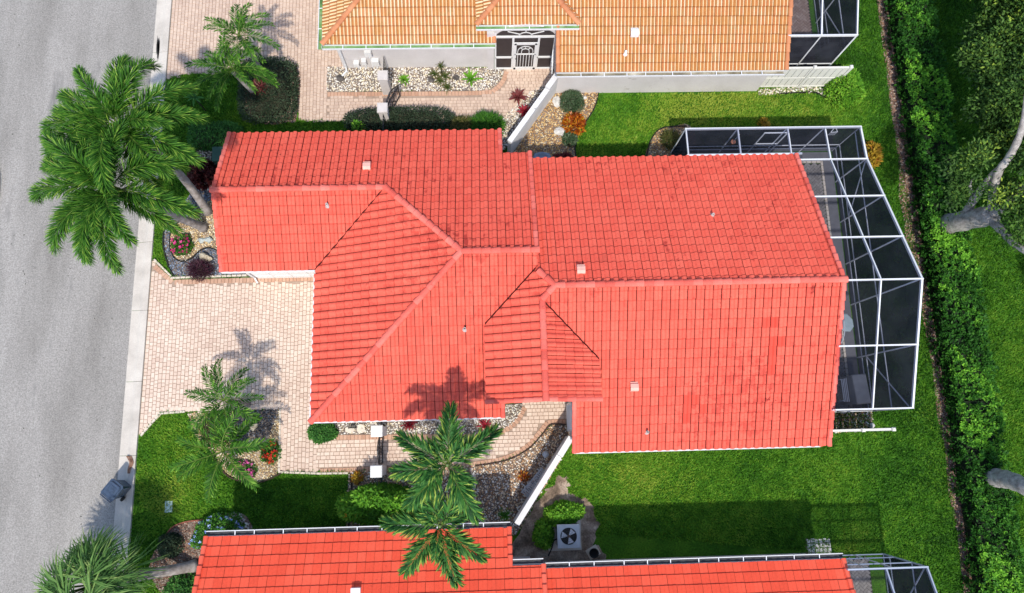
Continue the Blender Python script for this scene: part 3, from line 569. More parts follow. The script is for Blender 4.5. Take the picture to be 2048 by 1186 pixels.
def house(name, label, dy, entry, geo, mats, mindex, capm, rakem, ylim, special=None, deck=deckm, en=11.36):
    h = thing(name, label, 'house', (3, 5.5+dy, 0)); P, R = roof_plan(dy, entry, en)
    mb = MB()
    for k, polys in R.items():
        zf = P[k]['z']
        for p in polys: mb.prism(list(p), (lambda x, y, zf=zf: zf(x, y)-.16), (lambda x, y, zf=zf: zf(x, y)-.004), 1, 0)
    roof = part('roof', mb, [deck, white], h)
    RT = {k: [list(p) for p in v] for k, v in R.items()}
    def nudge(key, i, j, dx, ddy): x, y = RT[key][i][j]; RT[key][i][j] = (x+dx, y+ddy)
    nudge('GS', 0, 1, -.045, 0); nudge('GS', 0, 2, -.045, 0); nudge('WW', 0, 3, 0, -.03)
    if entry == 'gable':
        for j in (3, 4): nudge('GW', 0, j, 0, -.045)
        nudge('GE', 0, 2, 0, -.045); nudge('GE', 0, 3, 0, -.045)
        nudge('WS', 1, 0, 0, .03); nudge('WS', 1, 1, 0, .03); nudge('ES', 2, 0, 0, .03); nudge('ES', 2, 3, 0, .03)
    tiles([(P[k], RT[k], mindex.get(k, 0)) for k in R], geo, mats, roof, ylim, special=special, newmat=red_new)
    Y = lambda v: v+dy; cm = cap_mesh(.36, .115, capm); rm = cap_mesh(.372, .085, rakem, 'rake_tile')
    zr = 2.6+PT*5.945; zg = 2.6+PT*2.945; ze = 2.6+PT*6.0
    ok = lambda a: ylim[0] < a < ylim[1]
    def ridge(a, b):
        if ok(a[1]) or ok(b[1]): run_caps(a, b, cm, roof, .36, 'ridge_cap')
    def rake(a, b):
        if ok(a[1]) or ok(b[1]): run_caps(a, b, rm, roof, .372, 'rake_tile', .035)
    ridge((-10.78, Y(9.715), zg), (-4.02, Y(9.715), zg)); ridge((-4.02, Y(9.715), zg), (-1.02, Y(6.715), zr)); ridge((1.85, Y(6.715), zr), (-1.02, Y(6.715), zr)); ridge((-6.97, Y(.77), 2.6), (-1.02, Y(6.715), zr))
    ridge((13.14, Y(5.36), ze), (2.375, Y(5.36), ze))
    rake((-10.68, Y(12.66), 2.6), (-10.68, Y(9.75), zg)); rake((-10.68, Y(6.77), 2.6), (-10.68, Y(9.68), zg)); rake((13.04, Y(en), 2.6+PT*(11.36-en)), (13.04, Y(5.4), ze)); rake((13.04, Y(-.64), 2.6), (13.04, Y(5.32), ze))
    rake((1.74, Y(11.4), 2.6+PT*1.26), (1.74, Y(6.8), zr)); rake((3.1, Y(-.64), 2.6), (3.1, Y(1.3), 2.6+PT*1.94)); rake((.4, Y(.77), 2.6), (.4, Y(1.5), 2.6+PT*.73)); rake((.54, Y(12.66), 2.6), (.54, Y(11.4), 2.6+PT*1.26))
    if entry == 'gable':
        zq = 4.1+PT*2.12; za = zq
        ridge((1.9, Y(1.2), zq), (1.9, Y(4.885), zq)); ridge((1.9, Y(4.9), zq), (2.375, Y(5.36), ze)); ridge((1.8, Y(5.95), zq-.03), (2.375, Y(5.36), ze))
        rake((-.22, Y(1.28), 4.1), (1.86, Y(1.28), zq)); rake((4.02, Y(1.28), 4.1), (1.94, Y(1.28), zq))
        g = MB(); g.prism([(0, Y(1.42)), (1.9, Y(1.42)), (3.8, Y(1.42)), (3.8, Y(1.6)), (1.9, Y(1.6)), (0, Y(1.6))], 3.3, lambda x, y: 4.1+PT*(2.12-abs(x-1.9))-.17); part('gable_wall', g, stucco, h)
    else:
        ridge((-.34, Y(1.06), 3.5), (1.82, Y(3.22), 3.5+PT*2.16)); ridge((3.98, Y(1.06), 3.5), (1.82, Y(3.22), 3.5+PT*2.16)); ridge((1.82, Y(3.22), 3.5+PT*2.16), (1.82, Y(5), 3.5+PT*2.16))
    wl = MB(); wl.prism([(a, b+dy) for a, b in [(-10.4, 7.13), (-6.6, 7.13), (-6.6, 1.13), (.1, 1.13), (.1, 4.2), (3.22, 4.2), (3.22, -.26), (12.75, -.26), (12.75, 10.98), (1.4, 10.98), (1.4, 11.2), (.2, 11.2), (.2, 12.28), (-10.4, 12.28)]], 0, 2.55)
    wl.prism([(12.6, Y(-.2)), (12.74, Y(-.2)), (12.74, Y(5.36)), (12.6, Y(5.36))], 2.5, lambda x, y: 2.6+PT*(y-dy+.64)-.17); wl.prism([(12.6, Y(10.9)), (12.74, Y(10.9)), (12.74, Y(5.36)), (12.6, Y(5.36))], 2.5, lambda x, y: 2.6+PT*(11.36-y+dy)-.17)
    wl.prism([(-10.39, Y(7.2)), (-10.2, Y(7.2)), (-10.2, Y(9.715)), (-10.39, Y(9.715))], 2.5, lambda x, y: 2.6+PT*(y-dy-6.77)-.17); wl.prism([(-10.39, Y(12.2)), (-10.2, Y(12.2)), (-10.2, Y(9.715)), (-10.39, Y(9.715))], 2.5, lambda x, y: 2.6+PT*(12.66-y+dy)-.17)
    wl.prism([(1.5, Y(6.9)), (1.66, Y(6.9)), (1.66, Y(11.3)), (1.5, Y(11.3))], 2.5, lambda x, y: 2.6+PT*(12.66-y+dy)-.17)
    wl.prism([(-.05, Y(1.5)), (.1, Y(1.5)), (.1, Y(4.15)), (-.05, Y(4.15))], 2.5, 3.4); wl.prism([(3.22, Y(1.6)), (3.4, Y(1.6)), (3.4, Y(4.15)), (3.22, Y(4.15))], 2.5, 3.4)
    part('wall', wl, stucco, h)
    return h, roof, P
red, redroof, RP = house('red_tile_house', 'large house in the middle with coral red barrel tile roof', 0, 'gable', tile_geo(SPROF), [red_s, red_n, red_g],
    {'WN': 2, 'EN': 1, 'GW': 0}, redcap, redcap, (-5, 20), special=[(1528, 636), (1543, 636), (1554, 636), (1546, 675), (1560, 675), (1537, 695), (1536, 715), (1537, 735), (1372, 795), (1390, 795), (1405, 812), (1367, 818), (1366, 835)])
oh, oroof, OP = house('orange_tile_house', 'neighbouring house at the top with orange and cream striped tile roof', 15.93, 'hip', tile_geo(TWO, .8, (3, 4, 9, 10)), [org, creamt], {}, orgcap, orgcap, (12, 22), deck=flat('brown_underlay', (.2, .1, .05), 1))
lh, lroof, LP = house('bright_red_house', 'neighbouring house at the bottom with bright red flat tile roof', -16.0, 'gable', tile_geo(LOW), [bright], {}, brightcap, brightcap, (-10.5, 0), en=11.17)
# gutters
algae = mat('algae_gutter', [(0, (.05, .13, .035)), (.5, (.16, .3, .1)), (1, (.4, .45, .3))], scale=1.2, fine=.3, rough=.9, dirt=((.08, .05, .03), 3., .62, 0))
dirtg = mat('dirty_gutter', [(0, (.07, .06, .04)), (.5, (.25, .22, .15)), (1, (.55, .52, .42))], scale=1.5, fine=.3, rough=.9)
darkg = flat('dark_gutter', (.05, .05, .055), .7)
gutter(oh, (-6.97, 16.69, 2.6), (.44, 16.69, 2.6), (0, -1, 0), algae, alu); gutter(oh, (3.05, 15.28, 2.6), (12.95, 15.28, 2.6), (0, -1, 0), dirtg, alu); gutter(oh, (-.36, 16.98, 3.5), (4.0, 16.98, 3.5), (0, -1, 0), algae, alu)
gutter(oh, (-6.98, 16.52, 2.6), (-6.98, 24, 2.6), (-1, 0, 0), algae, alu)
gutter(lh, (-10.72, -3.33, 2.6), (.58, -3.33, 2.6), (0, 1, 0), darkg, alu); gutter(lh, (.62, -4.59, 3.1), (1.75, -4.59, 3.1), (0, 1, 0), darkg, alu); gutter(lh, (1.85, -4.82, 2.68), (13.08, -4.82, 2.68), (0, 1, 0), darkg, alu)
for p, q, s in [((-6.97, .76, 2.56), (.44, .76, 2.56), (0, -1)), ((3.1, -.65, 2.56), (12.7, -.65, 2.56), (0, -1)), ((-10.7, 6.76, 2.56), (-7.0, 6.76, 2.56), (0, -1)), ((-6.98, 6.6, 2.56), (-6.98, .9, 2.56), (-1, 0))]:
    mb = MB(); mb.bar(Vector(p)+Vector((s[0]*.03, s[1]*.03, 0)), Vector(q)+Vector((s[0]*.03, s[1]*.03, 0)), .05, .12); part('fascia', mb, alu, red)
b = MB(); b.bar((.3, 1.36, 3.75), (3.9, 1.36, 3.75), .12, .3); part('header_beam', b, white, red)
# vents
pinkv = flat('pink_painted_metal', (.78, .42, .34), .5); lead = flat('lead_flashing', (.45, .4, .38), .5)
for p, k in [((735, 335), 'WN'), ((1161, 541), 'EN'), ((1267, 774), 'ES')]: box_vent(red, *p, RP[k]['z'], pinkv)
for p, k in [((656, 412), 'GS'), ((930, 659), 'WS'), ((1293, 864), 'ES'), ((1423, 432), 'EN')]: pipe_vent(red, *p, RP[k]['z'], lead)
box_vent(oh, 1268, 68, OP['ES']['z'], alu, .34); pipe_vent(oh, 1250, 109, OP['ES']['z'], alu)
mb = MB(); c = at(712, 1184, 2.9+.6); mb.box((c.x, c.y, c.z), (.34, .3, .24)); part('roof_vent', mb, alu, lh)
# garage door, downspouts, window of the red house
gd = MB(); gd.box((-8.5, 7.1, 1.1), (3.2, .06, 2.2)); g = part('garage_door', gd, white, red)
for i in range(4):
    for j in range(4): mb = MB(); mb.box((-9.7+.8*i, 7.065, .3+.53*j), (.68, .02, .43)); part('panel', mb, white, g)
mb = MB(); mb.tube([(-10.2, 7.0, 2.5), (-10.2, 7.06, 2.3), (-10.2, 7.06, .2), (-10.1, 6.85, .08)], .04, 8); part('downspout', mb, alu, red)
win = MB()
for y0 in (.2, 1.25): win.bar((3.14, y0, .5), (3.14, y0, 2.2), .1, .07)
for z0 in (.5, 2.2): win.bar((3.14, .2, z0), (3.14, 1.25, z0), .1, .07)
wf = part('window', win, alu, red); mb = MB()
for i in range(14): mb.bar((3.13, .24, .6+i*.115), (3.13, 1.21, .6+i*.115), .07, .02)
part('louvre', mb, grey_alu, wf); mb = MB(); mb.box((3.19, .72, 1.35), (.02, 1.0, 1.7)); part('pane', mb, flat('dark_glass', (.03, .035, .04), .1, .6), wf)
# entrance of the orange house: arched screen with a white barred door
scr = flat('entry_screen', (.045, .035, .035), .6)
ent = MB(); yy = 16.95
for x in (.46, 3.06): ent.bar((x, yy, 0), (x, yy, 3.0), .07, .08)
for z in (.04, 2.68): ent.bar((.46, yy, z), (3.06, yy, z), .08, .1)
for x in (1.24, 2.36): ent.bar((x, yy, 0), (x, yy, 2.65), .07, .09)
for a, c in ((.46, 1.24), (2.36, 3.06)): ent.bar((a, yy, 1.02), (c, yy, 1.02), .07, .09)
fr = part('entry_frame', ent, white, oh); mb = MB()
arc = [(1.76+1.3*math.cos(t), 2.7+.75*math.sin(t)) for t in np.linspace(0, math.pi, 17)]
mb.add([(x, yy+.02, z) for x, z in [(.46, 0), (3.06, 0)]+arc], [tuple(range(19))]); part('screen', mb, scr, fr)
hub = MB(); A = [(1.76+.3*math.cos(t), yy-.02, 2.72+.3*math.sin(t)) for t in np.linspace(0, math.pi, 11)]
for a, c in zip(A, A[1:]): hub.bar(a, c, .03, .035)
for t in (.6, 1.57, 2.54): hub.bar((1.76+.3*math.cos(t), yy-.02, 2.72+.3*math.sin(t)), (1.76+.95*math.cos(t), yy-.02, 2.72+.68*math.sin(t)), .03, .035)
part('fanlight_bar', hub, white, fr)
door = MB(); yd = 16.9
for x in (1.33, 2.27): door.bar((x, yd, .06), (x, yd, 2.25), .05, .13)
for z, hgt in ((.12, .2), (2.2, .14), (1.35, .05)): door.bar((1.3, yd, z), (2.3, yd, z), .05, hgt)
dd = part('door', door, white, oh); mb = MB()
for i in range(6): mb.bar((1.47+i*.132, yd-.01, .2), (1.47+i*.132, yd-.01, 1.35), .025, .028)
for r in (.17, .34):
    A = [(1.8+r*math.cos(t), yd-.01, 1.62+r*1.1*math.sin(t)) for t in np.linspace(0, math.pi, 11)]
    for a, c in zip(A, A[1:]): mb.bar(a, c, .025, .03)
    for sx in (-1, 1): mb.bar((1.8+sx*r, yd-.01, 1.36), (1.8+sx*r, yd-.01, 1.62), .025, .03)
for t in (.8, 1.57, 2.34): mb.bar((1.8+.17*math.cos(t), yd-.01, 1.62+.187*math.sin(t)), (1.8+.34*math.cos(t), yd-.01, 1.62+.374*math.sin(t)), .025, .03)
part('door_bar', mb, white, dd); mb = MB(); mb.tube([(1.37, yd-.03, 1.05), (1.37, yd-.08, 1.05), (1.45, yd-.08, 1.05)], .015, 6); part('handle', mb, iron, dd)
arch = MB(); A2 = [(1.76+1.46*math.cos(t), 2.68+.88*math.sin(t)) for t in np.linspace(0, math.pi, 17)]
for (a, b_), (c, d_) in zip(list(zip(A2, arc)), list(zip(A2, arc))[1:]):
    V = [(a[0], 16.92, a[1]), (c[0], 16.92, c[1]), (d_[0], 16.92, d_[1]), (b_[0], 16.92, b_[1]), (a[0], 17.1, a[1]), (c[0], 17.1, c[1]), (d_[0], 17.1, d_[1]), (b_[0], 17.1, b_[1])]
    arch.add(V, [(0, 1, 2, 3), (0, 4, 5, 1), (3, 2, 6, 7)])
part('arch', arch, stucco, oh)
mb = MB(); mb.box((.25, 17.05, 1.5), (.3, .3, 3.0)); mb.box((3.25, 17.05, 1.5), (.28, .3, 3.0)); part('pilaster', mb, stucco, oh)
sh = MB()
for i in range(5): sh.bar((3.06-.02*i, 16.5+.02*i, 1.0+.28*i), (3.0-.02*i, 16.05+.02*i, 1.0+.28*i), .03, .24)
part('shutter', sh, grey_alu, oh)
# meters and downpipe on the orange house wall
mb = MB(); mb.tube([(-6.45, 16.6, 2.5), (-6.45, 16.98, 2.3), (-6.45, 16.98, .3), (-6.45, 16.85, .12), (-6.75, 16.5, .08)], .05, 8); part('downpipe', mb, alu, oh)
for px, py, w_, hh in [(736, 108, .3, .35), (751, 126, .32, .35), (728, 125, .2, .25), (713, 129, .24, .22)]:
    yv = 16.9; a = at(px, py, 0); b_ = at(px, py, 1); t = (yv-a.y)/(b_.y-a.y); c = a.lerp(b_, t); mb = MB(); mb.box((c.x, 16.95, c.z), (w_, .2, hh)); part('meter_box', mb, white, oh)
    mb = MB(); mb.tube([(c.x, 17.02, c.z-hh/2), (c.x, 17.02, .05)], .025, 6); part('conduit', mb, grey_alu, oh)
# ------------------------------------------------------------------ screened pool cages
def screen_mat(name, opa):
    m = bpy.data.materials.new(name); m.use_nodes = True; N = m.node_tree.nodes; L = m.node_tree.links; pb = N['Principled BSDF']
    nz = N.new('ShaderNodeTexNoise'); nz.inputs['Scale'].default_value = 1.3; nz.inputs['Detail'].default_value = 5; g = N.new('ShaderNodeNewGeometry'); L.new(g.outputs['Position'], nz.inputs['Vector'])
    r = N.new('ShaderNodeValToRGB'); r.color_ramp.elements[0].position = .35; r.color_ramp.elements[0].color = (.02, .022, .03, 1); r.color_ramp.elements[1].position = .8; r.color_ramp.elements[1].color = (.05, .053, .066, 1)
    L.new(nz.outputs[0], r.inputs[0]); L.new(r.outputs[0], pb.inputs['Base Color']); pb.inputs['Roughness'].default_value = 1; pb.inputs['Specular IOR Level'].default_value = 0
    t = N.new('ShaderNodeBsdfTransparent'); t.inputs[0].default_value = (.9, .92, 1, 1); ms = N.new('ShaderNodeMixShader'); ms.inputs[0].default_value = opa
    L.new(pb.outputs[0], ms.inputs[2]); L.new(t.outputs[0], ms.inputs[1]); L.new(ms.outputs[0], N['Material Output'].inputs[0]); return m
screen = screen_mat('roof_screen', .24); wscreen = screen_mat('wall_screen', .9)
def pane(parent, pts, name='screen_panel', wm=None):
    a, b, c = (Vector(p) for p in pts[:3]); vert = abs((b-a).cross(c-a).normalized().z) < .3
    return part(name, MB().add(pts, [tuple(range(len(pts)))]), (wm or wscreen) if vert else screen, parent)
def beam(parent, p, q, w=.07, h=.1, name='beam', m=alu):
    w *= .78; mb = MB(); mb.bar(p, q, w, h); return part(name, mb, m, parent)
def zc(y): return 2.7-(y-11.1)*.1 if y >= 11.1 else (2.7+(11.1-y)*.434 if y >= 5.34 else 5.2-(5.34-y)*.365)
cg = thing('pool_cage', 'white framed screen enclosure with gabled top behind the middle house', 'screen enclosure', (14.6, 6, 0))
ys = [12.62, 11.1, 9.17, 7.21, 5.34, 3.0, .68]; xs = [13.05, 14.45, 16.0]
for yv in ys[1:]: beam(cg, (13.0, yv, zc(yv)), (16.04, yv, zc(yv)), .07, .11)
for x in xs[1:]:
    for a, b in zip(ys, ys[1:]): beam(cg, (x, a, zc(a)-.004), (x, b, zc(b)-.004), .06 if x < 15 else .09, .1, 'purlin')
for x0, x1 in zip(xs, xs[1:]):
    for a, b in zip(ys[1:], ys[2:]): pane(cg, [(x0, a, zc(a)+.04), (x1, a, zc(a)+.04), (x1, b, zc(b)+.04), (x0, b, zc(b)+.04)])
nx = [8.46, 10.68, 12.83, 14.45, 16.0]
beam(cg, (8.42, 12.62, 2.55), (16.04, 12.62, 2.55), .09, .1, 'eave_beam'); beam(cg, (8.4, 11.42, 2.6), (13.3, 11.42, 2.6), .1, .1, 'eave_beam')
for x in nx[:3]: beam(cg, (x, 11.42, 2.62), (x, 12.62, 2.552), .07, .09)
for x0, x1 in zip(nx, nx[1:]):
    yb = 11.42 if x1 < 13 else 11.1
    pane(cg, [(x0, yb, 2.67), (x1, yb, 2.67), (x1, 12.62, 2.6), (x0, 12.62, 2.6)])
    pane(cg, [(x0, 12.62, .35), (x1, 12.62, .35), (x1, 12.62, 2.5), (x0, 12.62, 2.5)])
for x in nx: beam(cg, (x, 12.62, 0), (x, 12.62, 2.5), .06, .06, 'post', grey_alu)
for yv in ys[1:]: beam(cg, (16.0, yv, 0), (16.0, yv, zc(yv)-.05), .06, .07, 'post', grey_alu)
beam(cg, (14.45, .68, 0), (14.45, .68, zc(.68)-.05), .05, .06, 'post', grey_alu); beam(cg, (13.0, .68, 0), (13.0, .68, zc(.68)-.05), .05, .06, 'post', grey_alu); beam(cg, (8.46, 11.42, 0), (8.46, 11.42, 2.55), .06, .06, 'post', alu)
for z in (.36, .72, 2.12):
    for a, b in zip(ys, ys[1:]): beam(cg, (16.0, a-.04, z), (16.0, b+.04, z), .05, .05, 'rail', grey_alu)
    if z < 2: beam(cg, (8.5, 12.62, z), (15.96, 12.62, z), .05, .05, 'rail', grey_alu); beam(cg, (13.1, .68, z), (15.96, .68, z), .05, .05, 'rail', grey_alu)
for a, b in zip(ys, ys[1:]): pane(cg, [(16, a, .38), (16, b, .38), (16, b, zc(b)-.05), (16, a, zc(a)-.05)])
pane(cg, [(13.05, .68, .38), (16, .68, .38), (16, .68, zc(.68)-.05), (13.05, .68, zc(.68)-.05)]); pane(cg, [(8.46, 11.42, .05), (8.46, 12.62, .05), (8.46, 12.62, 2.5), (8.46, 11.42, 2.55)])
kp = flat('grey_kickplate', (.16, .17, .19), .5)
for p, q in [((16, 12.6, .19), (16, .7, .19)), ((8.5, 12.62, .19), (15.96, 12.62, .19)), ((13.05, .68, .19), (15.96, .68, .19))]: beam(cg, p, q, .03, .33, 'kickplate', kp)
beam(cg, (16, .75, 3.3), (16, 2.95, .74), .05, .05, 'brace', grey_alu); beam(cg, (16, 11.05, 2.6), (16, 9.22, .74), .05, .05, 'brace', grey_alu)
for x in (12.0, 13.0): beam(cg, (x, 12.58, 0), (x, 12.58, 2.15), .05, .05, 'door_frame', grey_alu)
beam(cg, (12.0, 12.58, 2.15), (13.0, 12.58, 2.15), .05, .05, 'door_frame', grey_alu); beam(cg, (12.0, 12.58, 1.0), (13.0, 12.58, 1.0), .05, .05, 'door_frame', grey_alu)
# neighbours' cages
c2 = thing('pool_cage', 'white framed screen enclosure beside the orange roofed house', 'screen enclosure', (14.6, 19, 0)); z2 = lambda y: 3.2+(y-16.55)*.3
for yv in (16.55, 19.2, 21.8): beam(c2, (13.0, yv, z2(yv)), (16.04, yv, z2(yv)), .08, .11); beam(c2, (16, yv, 0), (16, yv, z2(yv)-.05), .06, .07, 'post', grey_alu)
beam(c2, (14.45, 16.55, 0), (14.45, 16.55, 3.15), .05, .06, 'post', alu)
for x in (14.45, 16.0):
    for a, b in ((16.55, 19.2), (19.2, 21.8)): beam(c2, (x, a, z2(a)), (x, b, z2(b)), .07, .1, 'purlin')
for x0, x1 in ((13.05, 14.45), (14.45, 16)):
    for a, b in ((16.55, 19.2), (19.2, 21.8)): pane(c2, [(x0, a, z2(a)+.05), (x1, a, z2(a)+.05), (x1, b, z2(b)+.05), (x0, b, z2(b)+.05)])
    pane(c2, [(x0, 16.55, .1), (x1, 16.55, .1), (x1, 16.55, 3.15), (x0, 16.55, 3.15)])
for a, b in ((16.55, 19.2), (19.2, 21.8)):
    pane(c2, [(16, a, .1), (16, b, .1), (16, b, z2(b)-.05), (16, a, z2(a)-.05)])
    for z in (.1, .55, .9, 2.2): beam(c2, (16, a+.03, z), (16, b-.03, z), .05, .06, 'rail', grey_alu)
for z in (.1, .9): beam(c2, (13.1, 16.55, z), (15.96, 16.55, z), .05, .06, 'rail', grey_alu)
beam(c2, (16, 19.15, 1.0), (16, 16.7, 2.3), .05, .05, 'brace', grey_alu)
c3 = thing('pool_cage', 'white framed screen enclosure at the bottom beside the bright red house', 'screen enclosure', (14.6, -7, 0)); z3 = lambda y: 3.03+(-5.14-y)*.44; blu = flat('bluish_aluminium', (.42, .47, .56), .4, .5, var=.05)
y3 = (-5.14, -7.2, -9.3)
for yv in y3: beam(c3, (13.0, yv, z3(yv)), (16.04, yv, z3(yv)), .08, .11, 'beam', blu); beam(c3, (16, yv, 0), (16, yv, z3(yv)-.05), .06, .07, 'post', blu)
for x in (14.45, 16.0):
    for a, b in zip(y3, y3[1:]): beam(c3, (x, a, z3(a)), (x, b, z3(b)), .07, .1, 'purlin', blu)
for x0, x1 in ((13.05, 14.45), (14.45, 16)):
    for a, b in zip(y3, y3[1:]): pane(c3, [(x0, a, z3(a)+.05), (x1, a, z3(a)+.05), (x1, b, z3(b)+.05), (x0, b, z3(b)+.05)])
pane(c3, [(13.05, -5.14, .1), (16, -5.14, .1), (16, -5.14, 2.97), (13.05, -5.14, 2.97)], wm=screen)
for a, b in zip(y3, y3[1:]):
    pane(c3, [(16, a, .1), (16, b, .1), (16, b, z3(b)-.05), (16, a, z3(a)-.05)])
    for z in (.1, .55, 2.1): beam(c3, (16, a-.03, z), (16, b+.03, z), .05, .06, 'rail', blu)
for z in (.1, .9, 2.1): beam(c3, (13.1, -5.14, z), (15.96, -5.14, z), .05, .06, 'rail', blu)
for x in (13.9, 14.75): beam(c3, (x, -5.14, 0), (x, -5.14, 2.95), .05, .05, 'post', alu)
beam(c3, (16, -5.2, 2.9), (16, -7.15, .9), .05, .05, 'brace', blu)
# patios inside the cages
def herring(name, label, polys, m, s=.115):
    mb = MB()
    for p in polys: mb.prism(list(p), -.03, .02)
    b = tag(part(name, mb, flat('patio_joint', (.06, .055, .05), 1), None), label, 'patio', kind='structure'); V = []; R = []
    P = np.array(sum([list(p) for p in polys], [])); x0, y0 = P.min(0); x1, y1 = P.max(0)
    def brick(cx_, cy_, dx, dy):
        c45 = math.cos(math.pi/4); X = (cx_-cy_)*c45+(x0+x1)/2; Y = (cx_+cy_)*c45+(y0+y1)/2
        if not any(min(q[0] for q in p) < X < max(q[0] for q in p) and min(q[1] for q in p) < Y < max(q[1] for q in p) for p in polys): return
        r = random.random(); a, e = dx/2-.005, dy/2-.005; q = []
        for u, v in ((-a, -e), (a, -e), (a, e), (-a, e)): q.append((X+(u-v)*c45, Y+(u+v)*c45, .045))
        V.extend(q); R.append(r)
        for i in range(4):
            p0, p1 = q[i], q[(i+1) % 4]; V.extend([(p0[0], p0[1], .02), (p1[0], p1[1], .02), p1, p0]); R.append(r)
    n = int(math.hypot(x1-x0, y1-y0)/s/2)+3
    for i in range(-n, n):
        for j in range(-n, n):
            v = (i-j) % 4
            if v == 0: brick((i+1)*s, (j+.5)*s, 2*s, s)
            elif v == 3: brick((i+.5)*s, (j+1)*s, s, 2*s)
    obj('paver_field', npmesh('paver_field', V, 4, m, R), b, kind='stuff')
herring('patio', 'grey herringbone paver patio inside the middle pool cage', [[(12.8, .75), (15.35, .75), (15.35, 12.0), (12.8, 12.0)], [(8.6, 11.05), (12.8, 11.05), (12.8, 12.0), (8.6, 12.0)]], greypav)
herring('patio', 'brown paver patio inside the upper pool cage', [[(12.8, 16.62), (15.75, 16.62), (15.75, 22), (12.8, 22)]], brownpav)
herring('patio', 'dark grey patio inside the lower pool cage', [[(12.8, -10), (15.4, -10), (15.4, -5.3), (12.8, -5.3)]], greypav)
pe = tag(thing('patio_edge', 'row of pale edging pavers along the middle patio rim', 'edging', (15.4, 6, 0)))
for q in course([(15.42, .85), (15.42, 12.08)], .12, .24, greypav)+course([(8.7, 12.08), (15.3, 12.08)], .12, .24, greypav): obj('edging_stone', paver_mesh(.12, .24, .05, cream), pe, Matrix.Translation((q[0], q[1], .012)) @ Matrix.Rotation(q[2], 4, 'Z'))
tag(part('planting_strip', sheet([(15.5, .74), (15.94, .74), (15.94, 12.56), (8.52, 12.56), (8.52, 12.15), (15.5, 12.15)]  , .015), flat('dark_concrete', (.17, .17, .18), .9), None), 'dark concrete strip inside the rim of the middle pool cage', 'concrete', kind='structure')
# ------------------------------------------------------------------ diagonal garden walls
wallp = mat('white_wall_paint', [(0, (.62, .61, .6)), (1, (.8, .79, .78))], scale=1.2, fine=.06, rough=.85, bump=.2, bscale=30, dirt=[((.2, .19, .18), 4.0, .74, 0)])
def dwall(label, a, b, h, capsplit=.72):
    a = Vector(a); b = Vector(b); t = thing('garden_wall', label, 'wall', ((a.x+b.x)/2, (a.y+b.y)/2, 0)); mb = MB()
    mb.bar((a.x, a.y, h/2), (b.x, b.y, h/2), .17, h); part('wall_body', mb, wallp, t)
    m = a.lerp(b, .22); mb = MB(); mb.bar((m.x, m.y, h+.03), (b.x, b.y, h+.03), .22, .06); part('coping', mb, wallp, t)
    mb = MB(); e = a.lerp(b, .215); mb.bar((a.x, a.y, h+.1), (e.x, e.y, h+.1), .24, .2); part('coping', mb, wallp, t)
dwall('white diagonal garden wall beside the golden gravel bed', (3.2, 15.75), (.98, 12.62), 1.5); dwall('white diagonal garden wall with dark stains beside the brown gravel', (3.12, -.08), (.86, -3.35), 1.5)
# ------------------------------------------------------------------ gate pillars and iron gates
greyst = flat('grey_stone_cap', (.6, .55, .52), .8, var=.08); whst = flat('white_stone_cap', (.8, .79, .77), .7, var=.06, dirt=((.45, .43, .42), 7., .72, 0))
def pillar(label, x, y, m, h=1.5):
    t = thing('gate_pillar', label, 'pillar', (x, y, 0)); mb = MB(); mb.box((x, y, h/2-.04), (.38, .38, h-.08)); part('shaft', mb, m if m is greyst else stucco, t)
    mb = MB(); mb.box((x, y, h-.04), (.46, .46, .08)); mb.box((x, y, h+.015), (.44, .44, .03), taper=.93); part('cap', mb, m, t); return t
NX, SX = -4.56, -4.64
pillar('grey pillar of the upper gate nearest the orange house', NX, 15.86, greyst); pillar('grey pillar of the upper gate beside the dark hedge', NX, 14.31, greyst)
pillar('bright white gate pillar under the red eave', SX, .37, whst); pillar('weathered white gate pillar above the yellow flowering bush', SX, -1.2, whst)
def gate(label, hinge, ang, w):
    d = Vector((math.cos(ang), math.sin(ang), 0)); t = thing('iron_gate', label, 'gate', hinge); h0 = Vector(hinge)
    P = lambda s, z: h0+d*(s*w)+Vector((0, 0, z)); top = lambda s: 1.0+.42*math.sin(math.pi*s)
    mb = MB()
    for i in range(12): mb.bar(P(i/12, top(i/12)), P((i+1)/12, top((i+1)/12)), .045, .05)
    mb.bar(P(0, .12), P(1, .12), .045, .05); mb.bar(P(0, .9), P(1, .9), .045, .045)
    for s in (0, 1): mb.bar(P(s, .08), P(s, 1.0), .05, .05)
    part('gate_frame', mb, iron, t)
    for i in range(1, 9): mb = MB(); s = i/9; mb.tube([P(s, .12), P(s, top(s))], .012, 6); part('picket', mb, iron, t)
    A = [P(.5+.16*math.cos(a), 1.12+.14*math.sin(a)) for a in np.linspace(0, 2*math.pi, 13)]; mb = MB()
    for a, b in zip(A, A[1:]): mb.bar(a, b, .03, .03)
    mb.bar(P(.3, .15), P(.7, .88), .03, .03); mb.bar(P(.7, .15), P(.3, .88), .03, .03); part('scroll', mb, iron, t)
gate('black arched iron gate standing ajar between the grey pillars', (NX+.05, 14.56, 0), math.radians(62), 1.15); gate('black arched iron gate between the white pillars', (SX+.03, -.93, 0), math.radians(90), 1.05)
def ironfence(label, a, b):
    a = Vector(a); b = Vector(b); t = thing('iron_fence', label, 'fence', a); mb = MB()
    for z in (.15, 1.2): mb.bar((a.x, a.y, z), (b.x, b.y, z), .035, .04)
    part('rail', mb, iron, t); n = max(2, int((b-a).length/.13))
    for i in range(n+1): c = a.lerp(b, i/n); mb = MB(); mb.tube([(c.x, c.y, .05), (c.x, c.y, 1.3)], .011, 6); part('picket', mb, iron, t)
ironfence('short black iron fence from grey pillar to the orange house', (NX, 16.06, 0), (NX, 16.9, 0)); ironfence('black iron fence from grey pillar back to the red roof', (NX, 14.1, 0), (NX, 12.35, 0))
